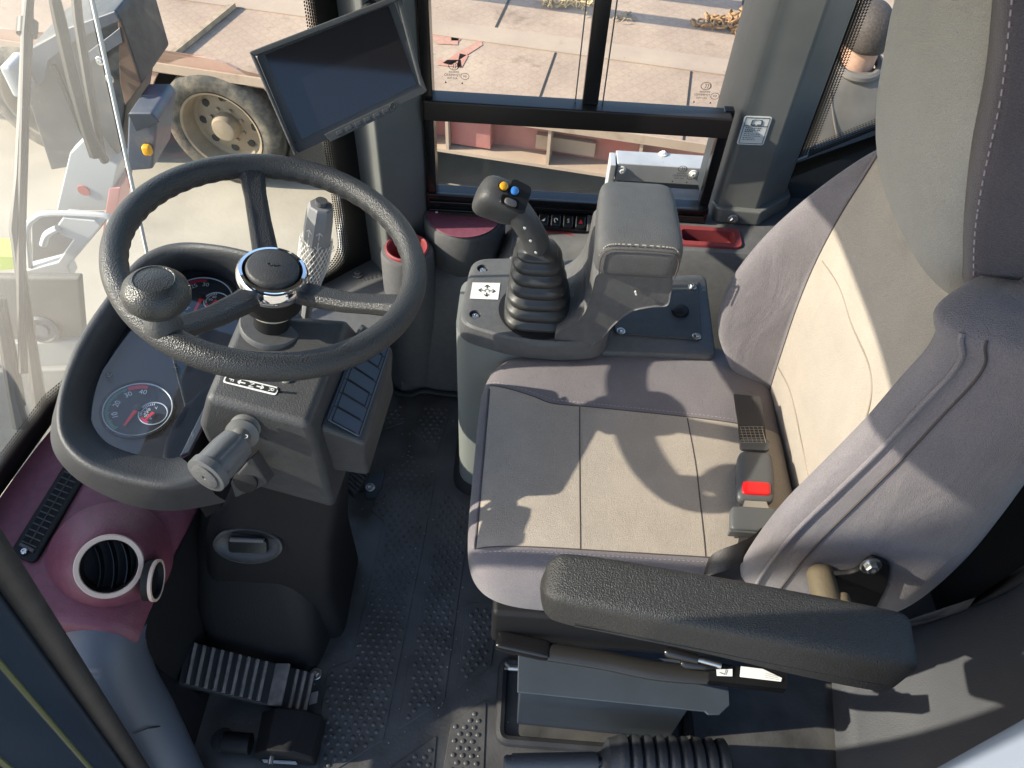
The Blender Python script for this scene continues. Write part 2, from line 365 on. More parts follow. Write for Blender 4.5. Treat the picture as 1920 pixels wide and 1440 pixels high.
# skirt with wheel arches
WC = [P(418, 245, z=-1.07), P(65, 205, z=-1.07)]
WU = [(q-T0).dot(TU) for q in WC]; WWx = (WC[0]-T0).dot(TW)
def arch(us):
    prof = []; u = -5.0
    top = DZ-.05; low = -.93
    outl = [(-.80, low-.02), (-.80, top)]; outl += [(-5, top), (-5, low)]
    for c in sorted(us):
        rr = .46; a0 = math.asin(max(-1, (low+1.07)/rr))
        for k in range(19):
            a = math.pi - a0 - (math.pi-2*a0)*k/18; outl.append((c + rr*math.cos(a), -1.07 + rr*math.sin(a)))
    return outl
ol = arch(WU)
B().prism([T(u, .01, z) for u, z in ol], TW*.02).ob('wheel_skirt', deckmat('dusty pink beige steel', (.40, .26, .20), (.44, .32, .24), False, .35), trailer, smooth=False)
b = B(); tq(b, -5, -.85, .5, .52, -1.2, DZ-.05); b.ob('arch_liner', dark_m, trailer, smooth=False)
B().prism([T(u, .06, z) for u, z in ((WU[0]+.46, -.93), (-.80, -.93), (-.80, -1.38), (WU[0]+.34, -1.38))], TW*.015).ob('underbody_shade', mat('speckled dark shade', (.05, .046, .04), .9, bump=.5, scale=90, var=.4, vscale=120), trailer, smooth=False)  # dark sheet stands for the shaded ground under the trailer
tyre_m = mat('dusty tyre rubber', (.045, .042, .038), .85, bump=.4, scale=60, dust=.55, dustcol=(.36, .30, .21))
rim_m = mat('dusty wheel rim', (.24, .19, .13), .7, bump=.3, scale=60, var=.2, vscale=9)
def wheel(u, mother):
    c = T(u, WWx+.02, -1.07); ax = -TW
    ty = B().lathe(c, ax, [(.26, -.22), (.33, -.24), (.365, -.2), (.38, -.14), (.38, -.02), (.372, .02), (.35, .045), (.31, .052), (.275, .045), (.255, .03), (.255, -.02)], 64).ob('tyre', tyre_m, mother)
    rm = B().lathe(c, ax, [(.256, .035), (.262, .045), (.248, .04), (.235, .01), (.225, -.06), (.205, -.075), (.13, -.06), (.085, -.055), (.082, .0), (.07, .02), (.05, .025), (0, .027)], 48).ob('rim', rim_m, mother)
    u_, v_, _ = frame(ax)
    for k in range(8):
        a = 2*math.pi*k/8; p = c - TW*(-.068) + (u_*math.cos(a)+v_*math.sin(a))*.17
        B().lathe(p, ax, [(.026, 0), (.026, .004), (0, .004)], 14).ob('hand_hole', dark_m, rm)
    for k in range(8):
        a = 2*math.pi*(k+.5)/8; p = c - TW*(-.06) + (u_*math.cos(a)+v_*math.sin(a))*.108; B().cyl(p, p+ax*.02, .011, n=6).ob('wheel_nut', rim_m, rm)
for u in WU: wheel(u, trailer)
# things lying on the deck
def onDeck(px, py, dz=0): return P(px, py, z=DZ+dz)
wood = mat('weathered wood', (.34, .26, .18), .85, var=.25, vscale=20)
a, c = onDeck(324, 103, .02), onDeck(438, 10, .02)
u_, v_, n__ = frame(c-a, V((0, 0, 1)))
tag(B().prism([a+v_*.016+u_*.018, a-v_*.016+u_*.018, a-v_*.016-u_*.014, a+v_*.016-u_*.014], c-a).ob('wood_batten', wood, smooth=False), 'thin grey wooden batten lying slantwise on the trailer deck', 'batten')
tag(tq(B(), WU[0]-.3, WU[0]+.9, 2.0, 2.06, DZ+.001, DZ+.03).ob('wood_batten', wood, smooth=False), 'long wooden batten at the far side of the trailer deck', 'batten')
# added rails, out of view, that throw the long shadow bands on the deck
rp_ = thing('added_shadow_rail', 'added unseen rails above the trailer deck that cast shadow bands', 'rail', T(0, .9, DZ))
for w_, z_, r_ in ((.95, .25, .06), (1.25, .42, .07)):
    B().tube([T(-6, w_, z_), T(6, w_, z_)], r_, 12).ob('rail', dark_m, rp_)
for u in (-5.8, 5.8):
    B().tube([T(u, .95, DZ), T(u, .95, .25), T(u, 1.25, .42)], .04, 8).ob('post', dark_m, rp_)
# chain heap
chm = mat('rusty chain', (.36, .21, .10), .7, .3, bump=.4, scale=120, var=.35, vscale=30)
ch = B(); rng = random.Random(3); c0 = onDeck(1402, 50)
for k in range(120):
    t = rng.random(); sp = .10 + .15*t
    c = c0 + V((rng.gauss(.12 - .5*(1-t)*(rng.random()), .10), rng.gauss(0, .075), .012 + abs(rng.gauss(0, .03))*t))
    u_, v_, n__ = frame(V((rng.gauss(0, .6), rng.gauss(0, .6), 1)), V((rng.gauss(0, 1), rng.gauss(0, 1), .1)))
    Lk = []
    for j in range(16):
        a = 2*math.pi*j/16; Lk.append(c + u_*(math.cos(a)*.017 + math.copysign(.016, math.cos(a))) + v_*math.sin(a)*.02)
    ch.tube(Lk, .0075, 6, closed=True)
ch.tube([c0+V((.1, 0, .01)), c0+V((.12, .01, .12)), c0+V((.13, .02, .2))], [.03, .022, .02], 10)
tag(ch.ob('chain_heap', chm), 'heap of rusty chain links on the trailer deck beside the rear pillar', 'chain')
def debris(px, py, n, r, name, label, cat, m):
    c0 = onDeck(px, py); d = B()
    for k in range(n):
        c = c0 + V((rng.gauss(0, r), rng.gauss(0, r*.7), .012))
        a = rng.random()*3.14; l = rng.uniform(.02, .07)
        d.tube([c, c+V((math.cos(a)*l*.5, math.sin(a)*l*.5, rng.uniform(0, .03))), c+V((math.cos(a)*l, math.sin(a)*l, 0))], rng.uniform(.003, .009), 5)
    tag(d.ob(name, m), label, cat)
straw = mat('dry straw', (.55, .40, .20), .9, var=.3, vscale=30)
debris(1062, 8, 70, .10, 'straw_pile', 'scattered heap of dry straw on the deck behind the window mullion', 'straw', straw)
debris(1168, 38, 14, .035, 'wood_scrap', 'small broken wood scrap on the deck right of the mullion', 'wood scrap', wood)
# worn red lettering strokes on the deck
wr = deckmat('worn red paint', (.42, .17, .13), (.43, .31, .22), True)
st = B()
for q in [[(800, 60), (862, 66), (858, 84), (820, 82)], [(858, 98), (830, 118), (846, 122), (905, 84), (902, 72), (884, 70), (892, 80)], [(796, 92), (812, 100), (802, 118), (790, 112)], [(846, 66), (866, 68), (862, 76), (846, 76)], [(822, 112), (864, 112), (866, 126), (820, 122)], [(862, 100), (878, 104), (866, 126), (856, 126)]]:
    p = [onDeck(x, y, .004) for x, y in q]; st.add(p, [tuple(range(len(p)))])
st.ob('painted_stroke', wr, trailer, smooth=False)

# loader's own outer parts seen through the glass
lite = mat('light grey machine paint', (.40, .41, .42), .5, var=.06, vscale=8); dgrey = mat('dark grey machine paint', (.07, .075, .085), .45, dust=.25, dustcol=(.3, .27, .22))
pinkm = mat('faded pink primer', (.55, .22, .20), .6)
blg = mat('blue grey lamp guard paint', (.085, .098, .125), .45, dust=.25, dustcol=(.34, .30, .25))
box_t = thing('tool_box', 'pale grey steel tool box outside the low side window', 'tool box', (.35, 1.85, .35))
bx = [P(1158, 306, y=1.80), P(1352, 318, y=1.80)]
zt = bx[0].z; fa = [P(1155, 281, z=zt), P(1352, 293, z=zt)]
galv = mat('dusty galvanised steel', (.40, .41, .43), .5, .2, var=.12, vscale=14, dust=.3, dustcol=(.4, .38, .36))
B().loft([[bx[0], bx[1]+V((.06, 0, 0)), fa[1]+V((.06, 0, 0)), fa[0]], [q+V((0, 0, -.055)) for q in (bx[0], bx[1]+V((.06, 0, 0)), fa[1]+V((.06, 0, 0)), fa[0])]]).ob('lid', galv, box_t, bevel=.003)
B().loft([[q+V((0, .012, -.056)) for q in (bx[0]+V((.01, 0, 0)), bx[1]+V((.05, 0, 0)), fa[1]+V((.05, -.024, 0)), fa[0]+V((.01, -.024, 0)))], [q+V((0, .012, -.3)) for q in (bx[0]+V((.01, 0, 0)), bx[1]+V((.05, 0, 0)), fa[1]+V((.05, -.024, 0)), fa[0]+V((.01, -.024, 0)))]]).ob('body', dgrey, box_t, bevel=.003)
B().box(bx[0]+V((-.012, .02, -.06)), (.008, .03, .06)).ob('bracket', galv, box_t, bevel=.002)
for px, py, nn in ((1243, 289, (0, 0, 1)), (1166, 319, (0, -1, 0)), (1300, 326, (0, -1, 0))):
    bolt(P(px, py, z=zt+.001) if nn[2] else P(px, py, y=1.799), nn, box_t, .008, 'bolt', white)
# lamp guards (front right)
lg = thing('lamp_guard', 'large blue grey lamp guard box standing outside the windscreen corner', 'lamp guard', (-1.4, 2.3, .2))
def pq(L, y): return [P(x, yy, y=y) for x, yy in L]
top = pq([(52, 128), (128, 62), (212, 22), (226, 34), (265, 156)], 2.2)
poly = pq([(40, 150), (58, 88), (126, 52), (215, 20), (228, 40), (266, 157), (236, 196), (222, 300), (95, 320)], 2.2)
dkb = mat('dusty dark lamp body', (.05, .052, .056), .5, bump=.2, scale=60, dust=.35, dustcol=(.24, .22, .18))
B().prism(poly, V((0, .26, 0))).ob('guard_plate', dkb, lg, bevel=.008)
def face(L, nm, m, y=2.195): return B().prism([q for q in pq(L, y)], V((0, -.006, 0))).ob(nm, m, lg, bevel=.002)
face([(44, 148), (60, 90), (128, 52), (216, 20), (226, 38), (150, 70), (92, 112), (84, 150), (60, 170)], 'top_plate', blg)
face([(206, 66), (226, 50), (232, 78), (158, 124), (150, 108)], 'brace', blg, 2.19)
face([(222, 30), (228, 42), (266, 157), (236, 196), (226, 150)], 'side_plate', mat('rusty brown plate', (.15, .095, .065), .7, var=.3, vscale=14))
B().box(P(130, 190, y=2.185), (.006, .006, .12)).ob('rod', blackglo, lg)
for px, py in ((188, 114), (206, 148), (162, 226), (152, 206)): bolt(P(px, py, y=2.18), (0, -1, .2), lg, .009, 'bolt')
B().box(P(36, 140, y=2.16), (.018, .05, .05)).ob('end_plate', lite, lg, bevel=.01)
lg2 = thing('turn_lamp', 'small blue grey lamp bracket with square amber lamp by the tyre', 'lamp', (-1.2, 2.1, .1))
B().prism(pq([(240, 212), (284, 212), (296, 226), (286, 318), (236, 322)], 2.1), V((0, .18, 0))).ob('bracket', blg, lg2, bevel=.008)
B().prism(pq([(240, 212), (284, 212), (300, 228), (256, 246)], 2.095), V((0, -.004, 0))).ob('top_plate', sheet, lg2, bevel=.002)
B().sup(P(276, 281, y=2.085), (.014, .012, .017), 4, 4, 20, 12).ob('lens', yel, lg2)
# front arm and latch
fa_ = thing('boom_linkage', 'pale grey steel boom linkage with round red pin hole', 'linkage', (-1.6, 2.3, -.3))
def px_(L, y): return [P(x, yy, y=y) for x, yy in L]
B().prism(px_([(130, 288), (168, 250), (205, 302), (222, 310), (204, 395), (105, 395)], 2.15), V((0, .10, 0))).ob('arm_plate', lite, fa_, bevel=.006)
B().prism(px_([(204, 352), (226, 352), (218, 420), (190, 440)], 2.149), V((0, .12, 0))).ob('side_plate', pinkm, fa_, bevel=.004)
B().lathe(P(157, 357, y=2.148), (0, -1, 0), [(.020, -.002), (.020, .003), (0, .003)], 24).ob('pin', mat('red pin', (.42, .09, .07), .5), fa_)
latch = thing('hose_bracket', 'grey hooked steel bracket with rounded guard below the boom linkage', 'bracket', (-1.5, 1.9, -.2))
gp = spline(px_([(56, 500), (52, 430), (66, 408), (95, 400), (195, 404), (206, 418), (198, 436)], 1.95), 6)
B().tube(gp, .010, 8).ob('guard_bar', lite, latch)
B().prism(px_([(58, 420), (80, 402), (190, 405), (196, 420), (120, 510), (60, 520)], 2.03), V((0, .03, 0))).ob('guard_plate', dgrey, latch, bevel=.006)
B().prism(px_([(108, 422), (118, 408), (178, 414), (190, 424), (184, 432), (128, 500), (136, 520), (40, 516), (46, 508), (108, 492), (138, 450), (110, 440)], 1.94), V((0, .05, 0))).ob('hook', lite, latch, bevel=.005)
B().tube(spline(px_([(108, 428), (88, 440), (80, 462)], 1.93), 5), [.012]*10+[.004], 8).ob('claw', lite, latch)
tag(B().prism(px_([(-40, 478), (30, 482), (44, 496), (30, 504), (-40, 512)], 2.1), V((0, .1, 0))).ob('lime_panel', mat('lime paint', (.50, .62, .06), .5)), 'bright lime green panel edge at the far left beyond the windscreen', 'panel')
hood = thing('front_frame', 'dark dusty front frame casting with round plug below the windscreen', 'frame', (-1.6, 1.6, -.4))
hp = px_([(-160, 520), (150, 522), (160, 640), (-160, 650)], 1.7)
B().prism(hp, V((0, .03, 0))).ob('front_plate', mat('dusty grey casting', (.075, .072, .064), .7, var=.2, vscale=8, bump=.3, scale=50), hood, bevel=.01)
B().prism(px_([(-160, 650), (160, 640), (160, 690), (-160, 700)], 1.68), V((0, .05, 0))).ob('ledge', mat('grey ledge paint', (.22, .225, .22), .6), hood, bevel=.008)
B().prism(px_([(-160, 702), (160, 692), (160, 900), (-160, 900)], 1.66), V((0, .05, 0))).ob('lower_plate', mat('pale dusty paint', (.15, .147, .138), .7, var=.12, vscale=8), hood, bevel=.008)
B().lathe(P(82, 616, y=1.69), (.1, -1, .3), [(.05, -.01), (.05, .012), (.042, .018), (.038, .008), (.022, .008), (.02, .018), (0, .018)], 28).ob('plug', dgrey, hood)
# grab rail outside the corner window
tag(B().tube(spline([P(640, 370, y=1.75), P(650, 400, y=1.75), P(642, 440, y=1.76), P(652, 500, y=1.78), P(665, 560, y=1.8)], 6), .014, 14).ob('grab_rail', mat('pale grey rail', (.5, .52, .54), .35)), 'pale bent grab rail tube outside the corner window', 'rail')
# wipers on the windscreen
def wiper(name, label, arm, blade, knob=None, r=.011):
    t = thing(name, label, 'wiper', arm[-1])
    B().tube(arm, [r*.8]+[r]*(len(arm)-2)+[r*1.3], 8).ob('arm', wipm, t)
    B().tube(blade, r*.75, 6).ob('blade', wipm, t)
    if knob: B().cyl(knob[0], knob[1], r*1.7, n=12).ob('joint', wipm, t)
    return t
XW = -1.0
def wx(px, py, x=XW): return P(px, py, x=x)
wiper('windscreen_wiper', 'tall slim wiper arm with clamp at the far left of the windscreen', [wx(52, -30), wx(52, 40), wx(46, 170), wx(38, 330), wx(28, 430), wx(46, 560), wx(58, 640), wx(75, 760)], [wx(58, -30, -.99), wx(50, 60, -.99), wx(44, 300, -.99), wx(40, 430, -.99), wx(40, 560, -.99), wx(44, 700, -.99)], (wx(52, 38), wx(50, 66)))
wiper('windscreen_wiper', 'wide double wiper arm slanting across the windscreen before the linkage', [wx(96, -30), wx(112, 40), wx(140, 160), wx(165, 250), wx(182, 290)], [wx(140, -30, -1.02), wx(147, 40, -1.02), wx(165, 150, -1.02), wx(190, 290, -1.02), wx(197, 302, -1.02)], None, .014)
wiper('windscreen_wiper', 'lower wiper arm at the left edge crossing the grey frame', [wx(-5, 560), wx(10, 640), wx(26, 740), wx(40, 800)], [wx(2, 560, -1.01), wx(22, 660, -1.01), wx(40, 760, -1.01)], None, .012)

# added mirror shape, out of view, that shades the dashboard and lower column
mi = thing('added_shade_mirror', 'added unseen black mirror shape on a bent arm that shades the dashboard', 'mirror', (-1.18, .56, .68))
B().sup((-1.18, .57, .69), (.035, .215, .21), 7, 4, 40, 20).ob('housing', plastic_d, mi)
B().prism(quadloop(V((-1.143, .57, .69)), V((0, 1, 0)), V((0, 0, 1)), .19, .185, .03), V((-.004, 0, 0))).ob('added_mirror_face', chrome, mi, smooth=False)
B().tube(spline([V((-1.19, .50, .88)), V((-1.20, .40, 1.3)), V((-1.05, .30, 1.7)), V((-.72, .32, 1.77))], 8), .014, 10).ob('arm', plastic_d, mi)
# person outside
per = thing('person', 'person in grey jacket with short dark hair seen from behind past the rear pillar', 'person', (1.35, 2.95, GZ))
def pv(x, y, z): return V((PX+x, PY+y, GZ+z))
PH = P(1622, 75, d=2.85); PX, PY = PH.x, PH.y; HZ = PH.z-GZ
def skinbody(name, nodes_, edges, m, par, sub=2):
    me = bpy.data.meshes.new(name); me.from_pydata([tuple(q[0]) for q in nodes_], edges, []); o = bpy.data.objects.new(name, me); COL.objects.link(o)
    sk = o.modifiers.new('skin', 'SKIN'); sk.use_smooth_shade = True
    for i, q in enumerate(nodes_): me.skin_vertices[0].data[i].radius = q[1]
    me.skin_vertices[0].data[0].use_root = True
    sb = o.modifiers.new('sub', 'SUBSURF'); sb.levels = sub; sb.render_levels = sub
    me.materials.append(m); dg = bpy.context.evaluated_depsgraph_get(); m2 = bpy.data.meshes.new_from_object(o.evaluated_get(dg))
    bpy.data.objects.remove(o); o = bpy.data.objects.new(name, m2); COL.objects.link(o)
    if not m2.materials: m2.materials.append(m)
    m2.polygons.foreach_set('use_smooth', [True]*len(m2.polygons)); parent(o, par); return o
h = HZ
bn = [(pv(0, -.02, .98), (.15, .11)), (pv(0, -.03, 1.15), (.14, .10)), (pv(0, -.04, h-.38), (.17, .11)), (pv(0, -.02, h-.22), (.12, .09)), (pv(0, .0, h-.13), (.068, .066)), (pv(0, .01, h-.05), (.072, .085)), (pv(0, .02, h+.03), (.076, .095)), (pv(0, .02, h+.095), (.05, .065)),
      (pv(-.19, -.03, h-.31), (.065, .065)), (pv(-.26, .02, h-.58), (.05, .05)), (pv(-.22, .20, h-.78), (.036, .036)), (pv(-.20, .26, h-.84), (.03, .018)),
      (pv(.19, -.03, h-.31), (.065, .065)), (pv(.26, .02, h-.58), (.05, .05)), (pv(.22, .20, h-.78), (.036, .036)), (pv(.20, .26, h-.84), (.03, .018)),
      (pv(-.10, -.01, .90), (.10, .10)), (pv(-.11, .0, .50), (.065, .065)), (pv(-.11, -.02, .08), (.045, .045)), (pv(-.12, .12, .03), (.04, .03)),
      (pv(.10, -.01, .90), (.10, .10)), (pv(.11, .0, .50), (.065, .065)), (pv(.11, -.02, .08), (.045, .045)), (pv(.12, .12, .03), (.04, .03))]
be = [(0, 1), (1, 2), (2, 3), (3, 4), (4, 5), (5, 6), (6, 7), (3, 8), (8, 9), (9, 10), (10, 11), (3, 12), (12, 13), (13, 14), (14, 15), (0, 16), (16, 17), (17, 18), (18, 19), (0, 20), (20, 21), (21, 22), (22, 23)]
skinbody('body', bn, be, skin, per)
hb = B().sup(pv(0, .005, h+.03), (.080, .102, .108), 2.2, 2.2, 40, 24)
hb.v = [q for q in hb.v]; ob_ = hb.ob('hair', hair, per)
bm_ = ob_.data
for q in bm_.vertices:                                            # hairline: pull the front and the nape inside the head
    l = q.co - (pv(0, .005, h+.03) )
    if l.y > .045 and l.z < .05: q.co -= V((l.x*.25, l.y*.3, 0))
    if l.z < -.055: q.co.x -= l.x*.22; q.co.y += (.02 if l.y < 0 else -.03)
for s in (-1, 1):
    B().sup(pv(s*.082, .03, h+.0), (.012, .022, .034), 2.5, 2.5, 16, 12, MX.Rotation(s*.35, 3, 'Z')).ob('ear', skin, per)
B().sup(pv(0, .118, h+.0), (.014, .016, .026), 2, 2, 12, 10).ob('nose', skin, per)
for s in (-1, 1): B().sup(pv(s*.032, .104, h+.02), (.014, .008, .008), 2, 2, 12, 8).ob('eye', white, per)
B().sup(pv(0, .105, h-.045), (.025, .01, .007), 2, 2, 12, 8).ob('mouth', mat('lips', (.32, .13, .11), .5), per)
jn = [(pv(0, -.03, 1.0), (.19, .15)), (pv(0, -.035, 1.2), (.18, .14)), (pv(0, -.045, h-.36), (.20, .14)), (pv(0, -.025, h-.165), (.15, .11)), (pv(0, -.01, h-.085), (.080, .076)),
      (pv(-.20, -.035, h-.20), (.085, .085)), (pv(-.27, .02, h-.58), (.07, .07)), (pv(-.225, .19, h-.76), (.055, .055)), (pv(.20, -.035, h-.20), (.085, .085)), (pv(.27, .02, h-.58), (.07, .07)), (pv(.225, .19, h-.76), (.055, .055))]
skinbody('jacket', jn, [(0, 1), (1, 2), (2, 3), (3, 4), (3, 5), (5, 6), (6, 7), (3, 8), (8, 9), (9, 10)], jacket, per)
B().tube([pv(.085*math.cos(a), -.012+.082*math.sin(a), h-.082+.02*math.sin(a)) for a in [2*math.pi*k/20 for k in range(20)]], .017, 8, closed=True).ob('collar', jacket, per)
B().tube(spline([pv(-.10, -.11, h-.15), pv(-.03, -.165, h-.30), pv(.06, -.18, h-.40)], 6), .005, 6).ob('fold', jacket, per)
tn = [(pv(0, -.02, .98), (.165, .13)), (pv(-.10, -.01, .86), (.11, .11)), (pv(-.11, 0, .5), (.085, .085)), (pv(-.11, -.02, .1), (.07, .07)), (pv(.10, -.01, .86), (.11, .11)), (pv(.11, 0, .5), (.085, .085)), (pv(.11, -.02, .1), (.07, .07))]
skinbody('trousers', tn, [(0, 1), (1, 2), (2, 3), (0, 4), (4, 5), (5, 6)], trous, per)
# ================================================================= CAB SHELL
cab = thing('loader_cab', 'grey painted wheel loader cab with pillars, side window and curved windscreen', 'cab', (0, .8, 0))
def vprism(plan, z0, z1): return B().prism([V((x, y, z0)) for x, y in plan], V((0, 0, z1-z0)))
fl = vprism([(-.93, .10), (1.06, .10), (1.06, 1.66), (-.75, 1.66), (-.93, 1.1)], -.06, 0).ob('floor', plastic_d, smooth=False); struct(fl)
vprism([(-.378, 1.475), (-.312, 1.40), (-.228, 1.488), (-.226, 1.58), (-.378, 1.58)], .30, 1.80).ob('pillar', paint, cab, bevel=.008, seg=3)
vprism([(.432, 1.575), (.450, 1.522), (.462, 1.508), (.550, 1.503), (.630, 1.575), (.630, 1.66), (.432, 1.66)], .515, 1.80).ob('pillar', paint, cab, bevel=.007, seg=3)
fo = B(); fo.prism([V((x, y, .512)) for x, y in [(.442, 1.55), (.452, 1.505), (.466, 1.494), (.558, 1.490), (.642, 1.566), (.642, 1.62), (.442, 1.62)]], V((0, 0, .04))); fo.ob('pillar_foot', paint, cab, bevel=.005)
bolt(P(1374, 411, y=1.490), (0, -1, .15), cab, .008, 'bolt')
# window frame right side
fr = B()
fr.box((-.214, 1.51, 1.17), (.011, .022, .63)); fr.box((.424, 1.515, .672), (.0115, .012, .122)); fr.ob('window_frame', blackglo, cab, bevel=.003)
B().box((.103, 1.500, .768), (.325, .024, .0235)).ob('window_crossbar', mat('black crossbar', (.016, .013, .012), .34), cab, bevel=.004)
B().box((.128, 1.508, 1.30), (.0165, .012, .508)).ob('window_mullion', blackglo, cab, bevel=.003)
tr = B()
tr.box((.103, 1.506, .524), (.332, .018, .028)); tr.box((.103, 1.487, .505), (.325, .006, .006)); tr.box((.103, 1.486, .528), (.325, .004, .005)); tr.box((.103, 1.487, .549), (.325, .005, .004))
tr.ob('window_track', blackglo, cab, bevel=.002)
B().add([(-.205, 1.513, .565), (.411, 1.513, .565), (.411, 1.513, .745), (-.205, 1.513, .745)], [(0, 1, 2, 3)]).ob('window_pane', wglass, cab, smooth=False)
B().add([(-.205, 1.516, .79), (.14, 1.516, .79), (.14, 1.516, 1.79), (-.205, 1.516, 1.79)], [(0, 1, 2, 3)]).ob('window_pane', wglass, cab, smooth=False)
B().add([(.112, 1.504, .79), (.411, 1.504, .79), (.411, 1.504, 1.79), (.112, 1.504, 1.79)], [(0, 1, 2, 3)]).ob('window_pane', wglass, cab, smooth=False)
for x in (.097, .155): B().box((x, 1.508, 1.3), (.0012, .004, .508)).ob('pane_edge', mat('glass edge', (.10, .12, .11), .3), cab, smooth=False)
ink = mat('glass etching', (.03, .03, .03), .6)
def etch(px, py, y, s):
    p = P(px, py, y=y); X, Z = V((1, 0, 0)), V((0, 0, 1))
    def circ(c, rx, rz, t=.0012): return B().tube([c + X*rx*math.cos(2*math.pi*k/24) + Z*rz*math.sin(2*math.pi*k/24) for k in range(24)], t*.5, 4, closed=True)
    o = circ(p+Z*.017*s, .009*s, .007*s)
    for k in (-1, 0, 1):
        c = p + Z*.017*s + X*(.004*k*s+.001*s); o.tube([c + X*.003*s*math.cos(a) + Z*.0045*s*math.sin(a) for a in [R(q) for q in range(-75, 76, 15)]], .0006, 4)
    c = p + X*.020*s - Z*.001*s
    o.tube([c + X*.0075*s*math.cos(2*math.pi*k/24) + Z*.006*s*math.sin(2*math.pi*k/24) for k in range(24)], .0005, 4, closed=True)
    for sx in (-.015, .015): o.add([p+X*(sx-.002)*s-Z*.016*s, p+X*(sx+.002)*s-Z*.016*s, p+X*sx*s-Z*.012*s], [(0, 1, 2)])
    o.ob('etched_mark', ink, cab, smooth=False)
    text('etched_text', 'E000266', p+Z*.006*s, X, Z, .0055*s, ink, cab, True); text('etched_text', 'TEMPERED', p-X*.003*s, X, Z, .0062*s, ink, cab, True)
    text('etched_text', 'AS2 M20', p-X*.003*s-Z*.006*s, X, Z, .0052*s, ink, cab, True); text('etched_text', 'E4', c, X, Z, .006*s, ink, cab, True)
etch(851, 141, 1.5145, 1.15); etch(1320, 178, 1.5025, 1.15); etch(1277, 330, 1.5115, 1.1)
# manual label on the rear pillar: a sheet on the pillar's inner face
fx0, fx1 = V((.464, 1.508, 0)), V((.550, 1.503, 0)); fn = V((-.05, -1, 0)).normalized()
def onpil(px, py, off=.0015): return PN(px, py, fx0+fn*off, fn)
lq = [onpil(1396, 217), onpil(1448, 219), onpil(1433, 272), onpil(1380, 270)]
X = (lq[1]-lq[0]).normalized(); c = sum(lq, V())/4; Zd = V((0, 0, 1)); hw = (lq[1]-lq[0]).length/2; hh = abs(lq[0].z-lq[3].z)/2
wl = B().prism(quadloop(c, X, Zd, hw, hh, .005), fn*.0008).ob('warning_label', white, cab, smooth=False)
lb = B()
def strip(bb, c, hx, hy, o=.0012): bb.prism([c+fn*o-X*hx-Zd*hy, c+fn*o+X*hx-Zd*hy, c+fn*o+X*hx+Zd*hy, c+fn*o-X*hx+Zd*hy], fn*.0002)
for sx in (-1, 1): strip(lb, c+X*sx*hw*.86, .0006, hh*.9)
for sz in (-.9, .9, .33): strip(lb, c+Zd*hh*sz, hw*.86, .0006)
for k, (zz, w0) in enumerate(((.20, .62), (.06, .62), (-.06, .36), (-.22, .68), (-.36, .68), (-.5, .5), (-.62, .5))):
    x = -.68
    while x < -.68+w0*2*.86:
        l = rng.uniform(.03, .13); strip(lb, c+Zd*hh*zz+X*hw*(x+l/2), hw*l/2, .0011 if k < 3 else .0007); x += l+.05
bkc = c+Zd*hh*.61
for s in (-1, 1):
    for k in range(3): lb.tube([bkc+fn*.0014+X*s*.002-Zd*(.008-.0015*k), bkc+fn*.0014+X*s*(.010+.001*k)-Zd*(.009-.0015*k), bkc+fn*.0014+X*s*(.009+.001*k)+Zd*(.005-.0005*k), bkc+fn*.0014+X*s*.001+Zd*.006], .0004, 4)
lb.ob('print', blackp, wl, smooth=False)
# corner glass with frit (front right), windscreen
def lean(q, z): return V((q[0]+.16*(z-.36), q[1], z))
cA, cB = (-.745, 1.085), (-.385, 1.462)
def cg(s, z, off=0):
    x = cA[0]+(cB[0]-cA[0])*s; y = cA[1]+(cB[1]-cA[1])*s
    return V((x + .16*(z-.36)*(1-s) - .7*off, y + .7*off, z))
B().add([cg(0, .33), cg(1, .33), cg(1, 1.7), cg(0, 1.7)], [(0, 1, 2, 3)]).ob('corner_glass', glassm, cab, smooth=False)
def fritstrip(name, pts_out, pts_in, wid, m, ln):
    b = B(); L = []; n = len(pts_out)
    for a_, b_ in zip(pts_out, pts_in): L += [a_, b_]
    b.add(L, [(2*i, 2*i+2, 2*i+3, 2*i+1) for i in range(n-1)])
    o = b.ob(name, m, cab, smooth=False); uvl = o.data.uv_layers.new(name='uv'); cum = [0]
    for i in range(n-1): cum.append(cum[-1]+((pts_out[i+1]-pts_out[i]).length+(pts_in[i+1]-pts_in[i]).length)/2)
    dat = []
    for i in range(n-1): dat.append({2*i: (cum[i], 0), 2*i+2: (cum[i+1], 0), 2*i+3: (cum[i+1], wid), 2*i+1: (cum[i], wid)})
    for pl in o.data.polygons:
        for li in pl.loop_indices: uvl.data[li].uv = dat[pl.index][o.data.loops[li].vertex_index]
    return o
# the frit line: bottom (from the screen joint) round the corner and up the pillar
lo = []; mid = []; inn = []
def sz(s, z, o=.0025): return cg(s, z, -o)
Lcg = math.hypot(cB[0]-cA[0], cB[1]-cA[1])
path = [(0.0, .335)] + [(k/10, .335) for k in range(1, 8)]
rc = .06
path_mid = [(s/10, .372) for s in range(0, 8)] + [(1-.045/Lcg-rc/Lcg+rc/Lcg*math.sin(R(a)), .372+rc-rc*math.cos(R(a))) for a in range(0, 91, 15)] + [(1-.045/Lcg, z/10) for z in range(5, 18)]
rc2 = .06
path_in = [(s/10, .402) for s in range(0, 8)] + [(1-.075/Lcg-rc2/Lcg+rc2/Lcg*math.sin(R(a)), .402+rc2-rc2*math.cos(R(a))) for a in range(0, 91, 15)] + [(1-.075/Lcg, z/10) for z in range(5, 18)]
path_out = [(s/10, .325) for s in range(0, 8)] + [(.8+.27*a/90, .325) for a in range(0, 91, 15)] + [(1.07, z/10) for z in range(5, 18)]
fritstrip('frit_band', [sz(*q) for q in path_out], [sz(*q) for q in path_mid], .04, mat('frit black', (.008, .008, .008), .35), 0)
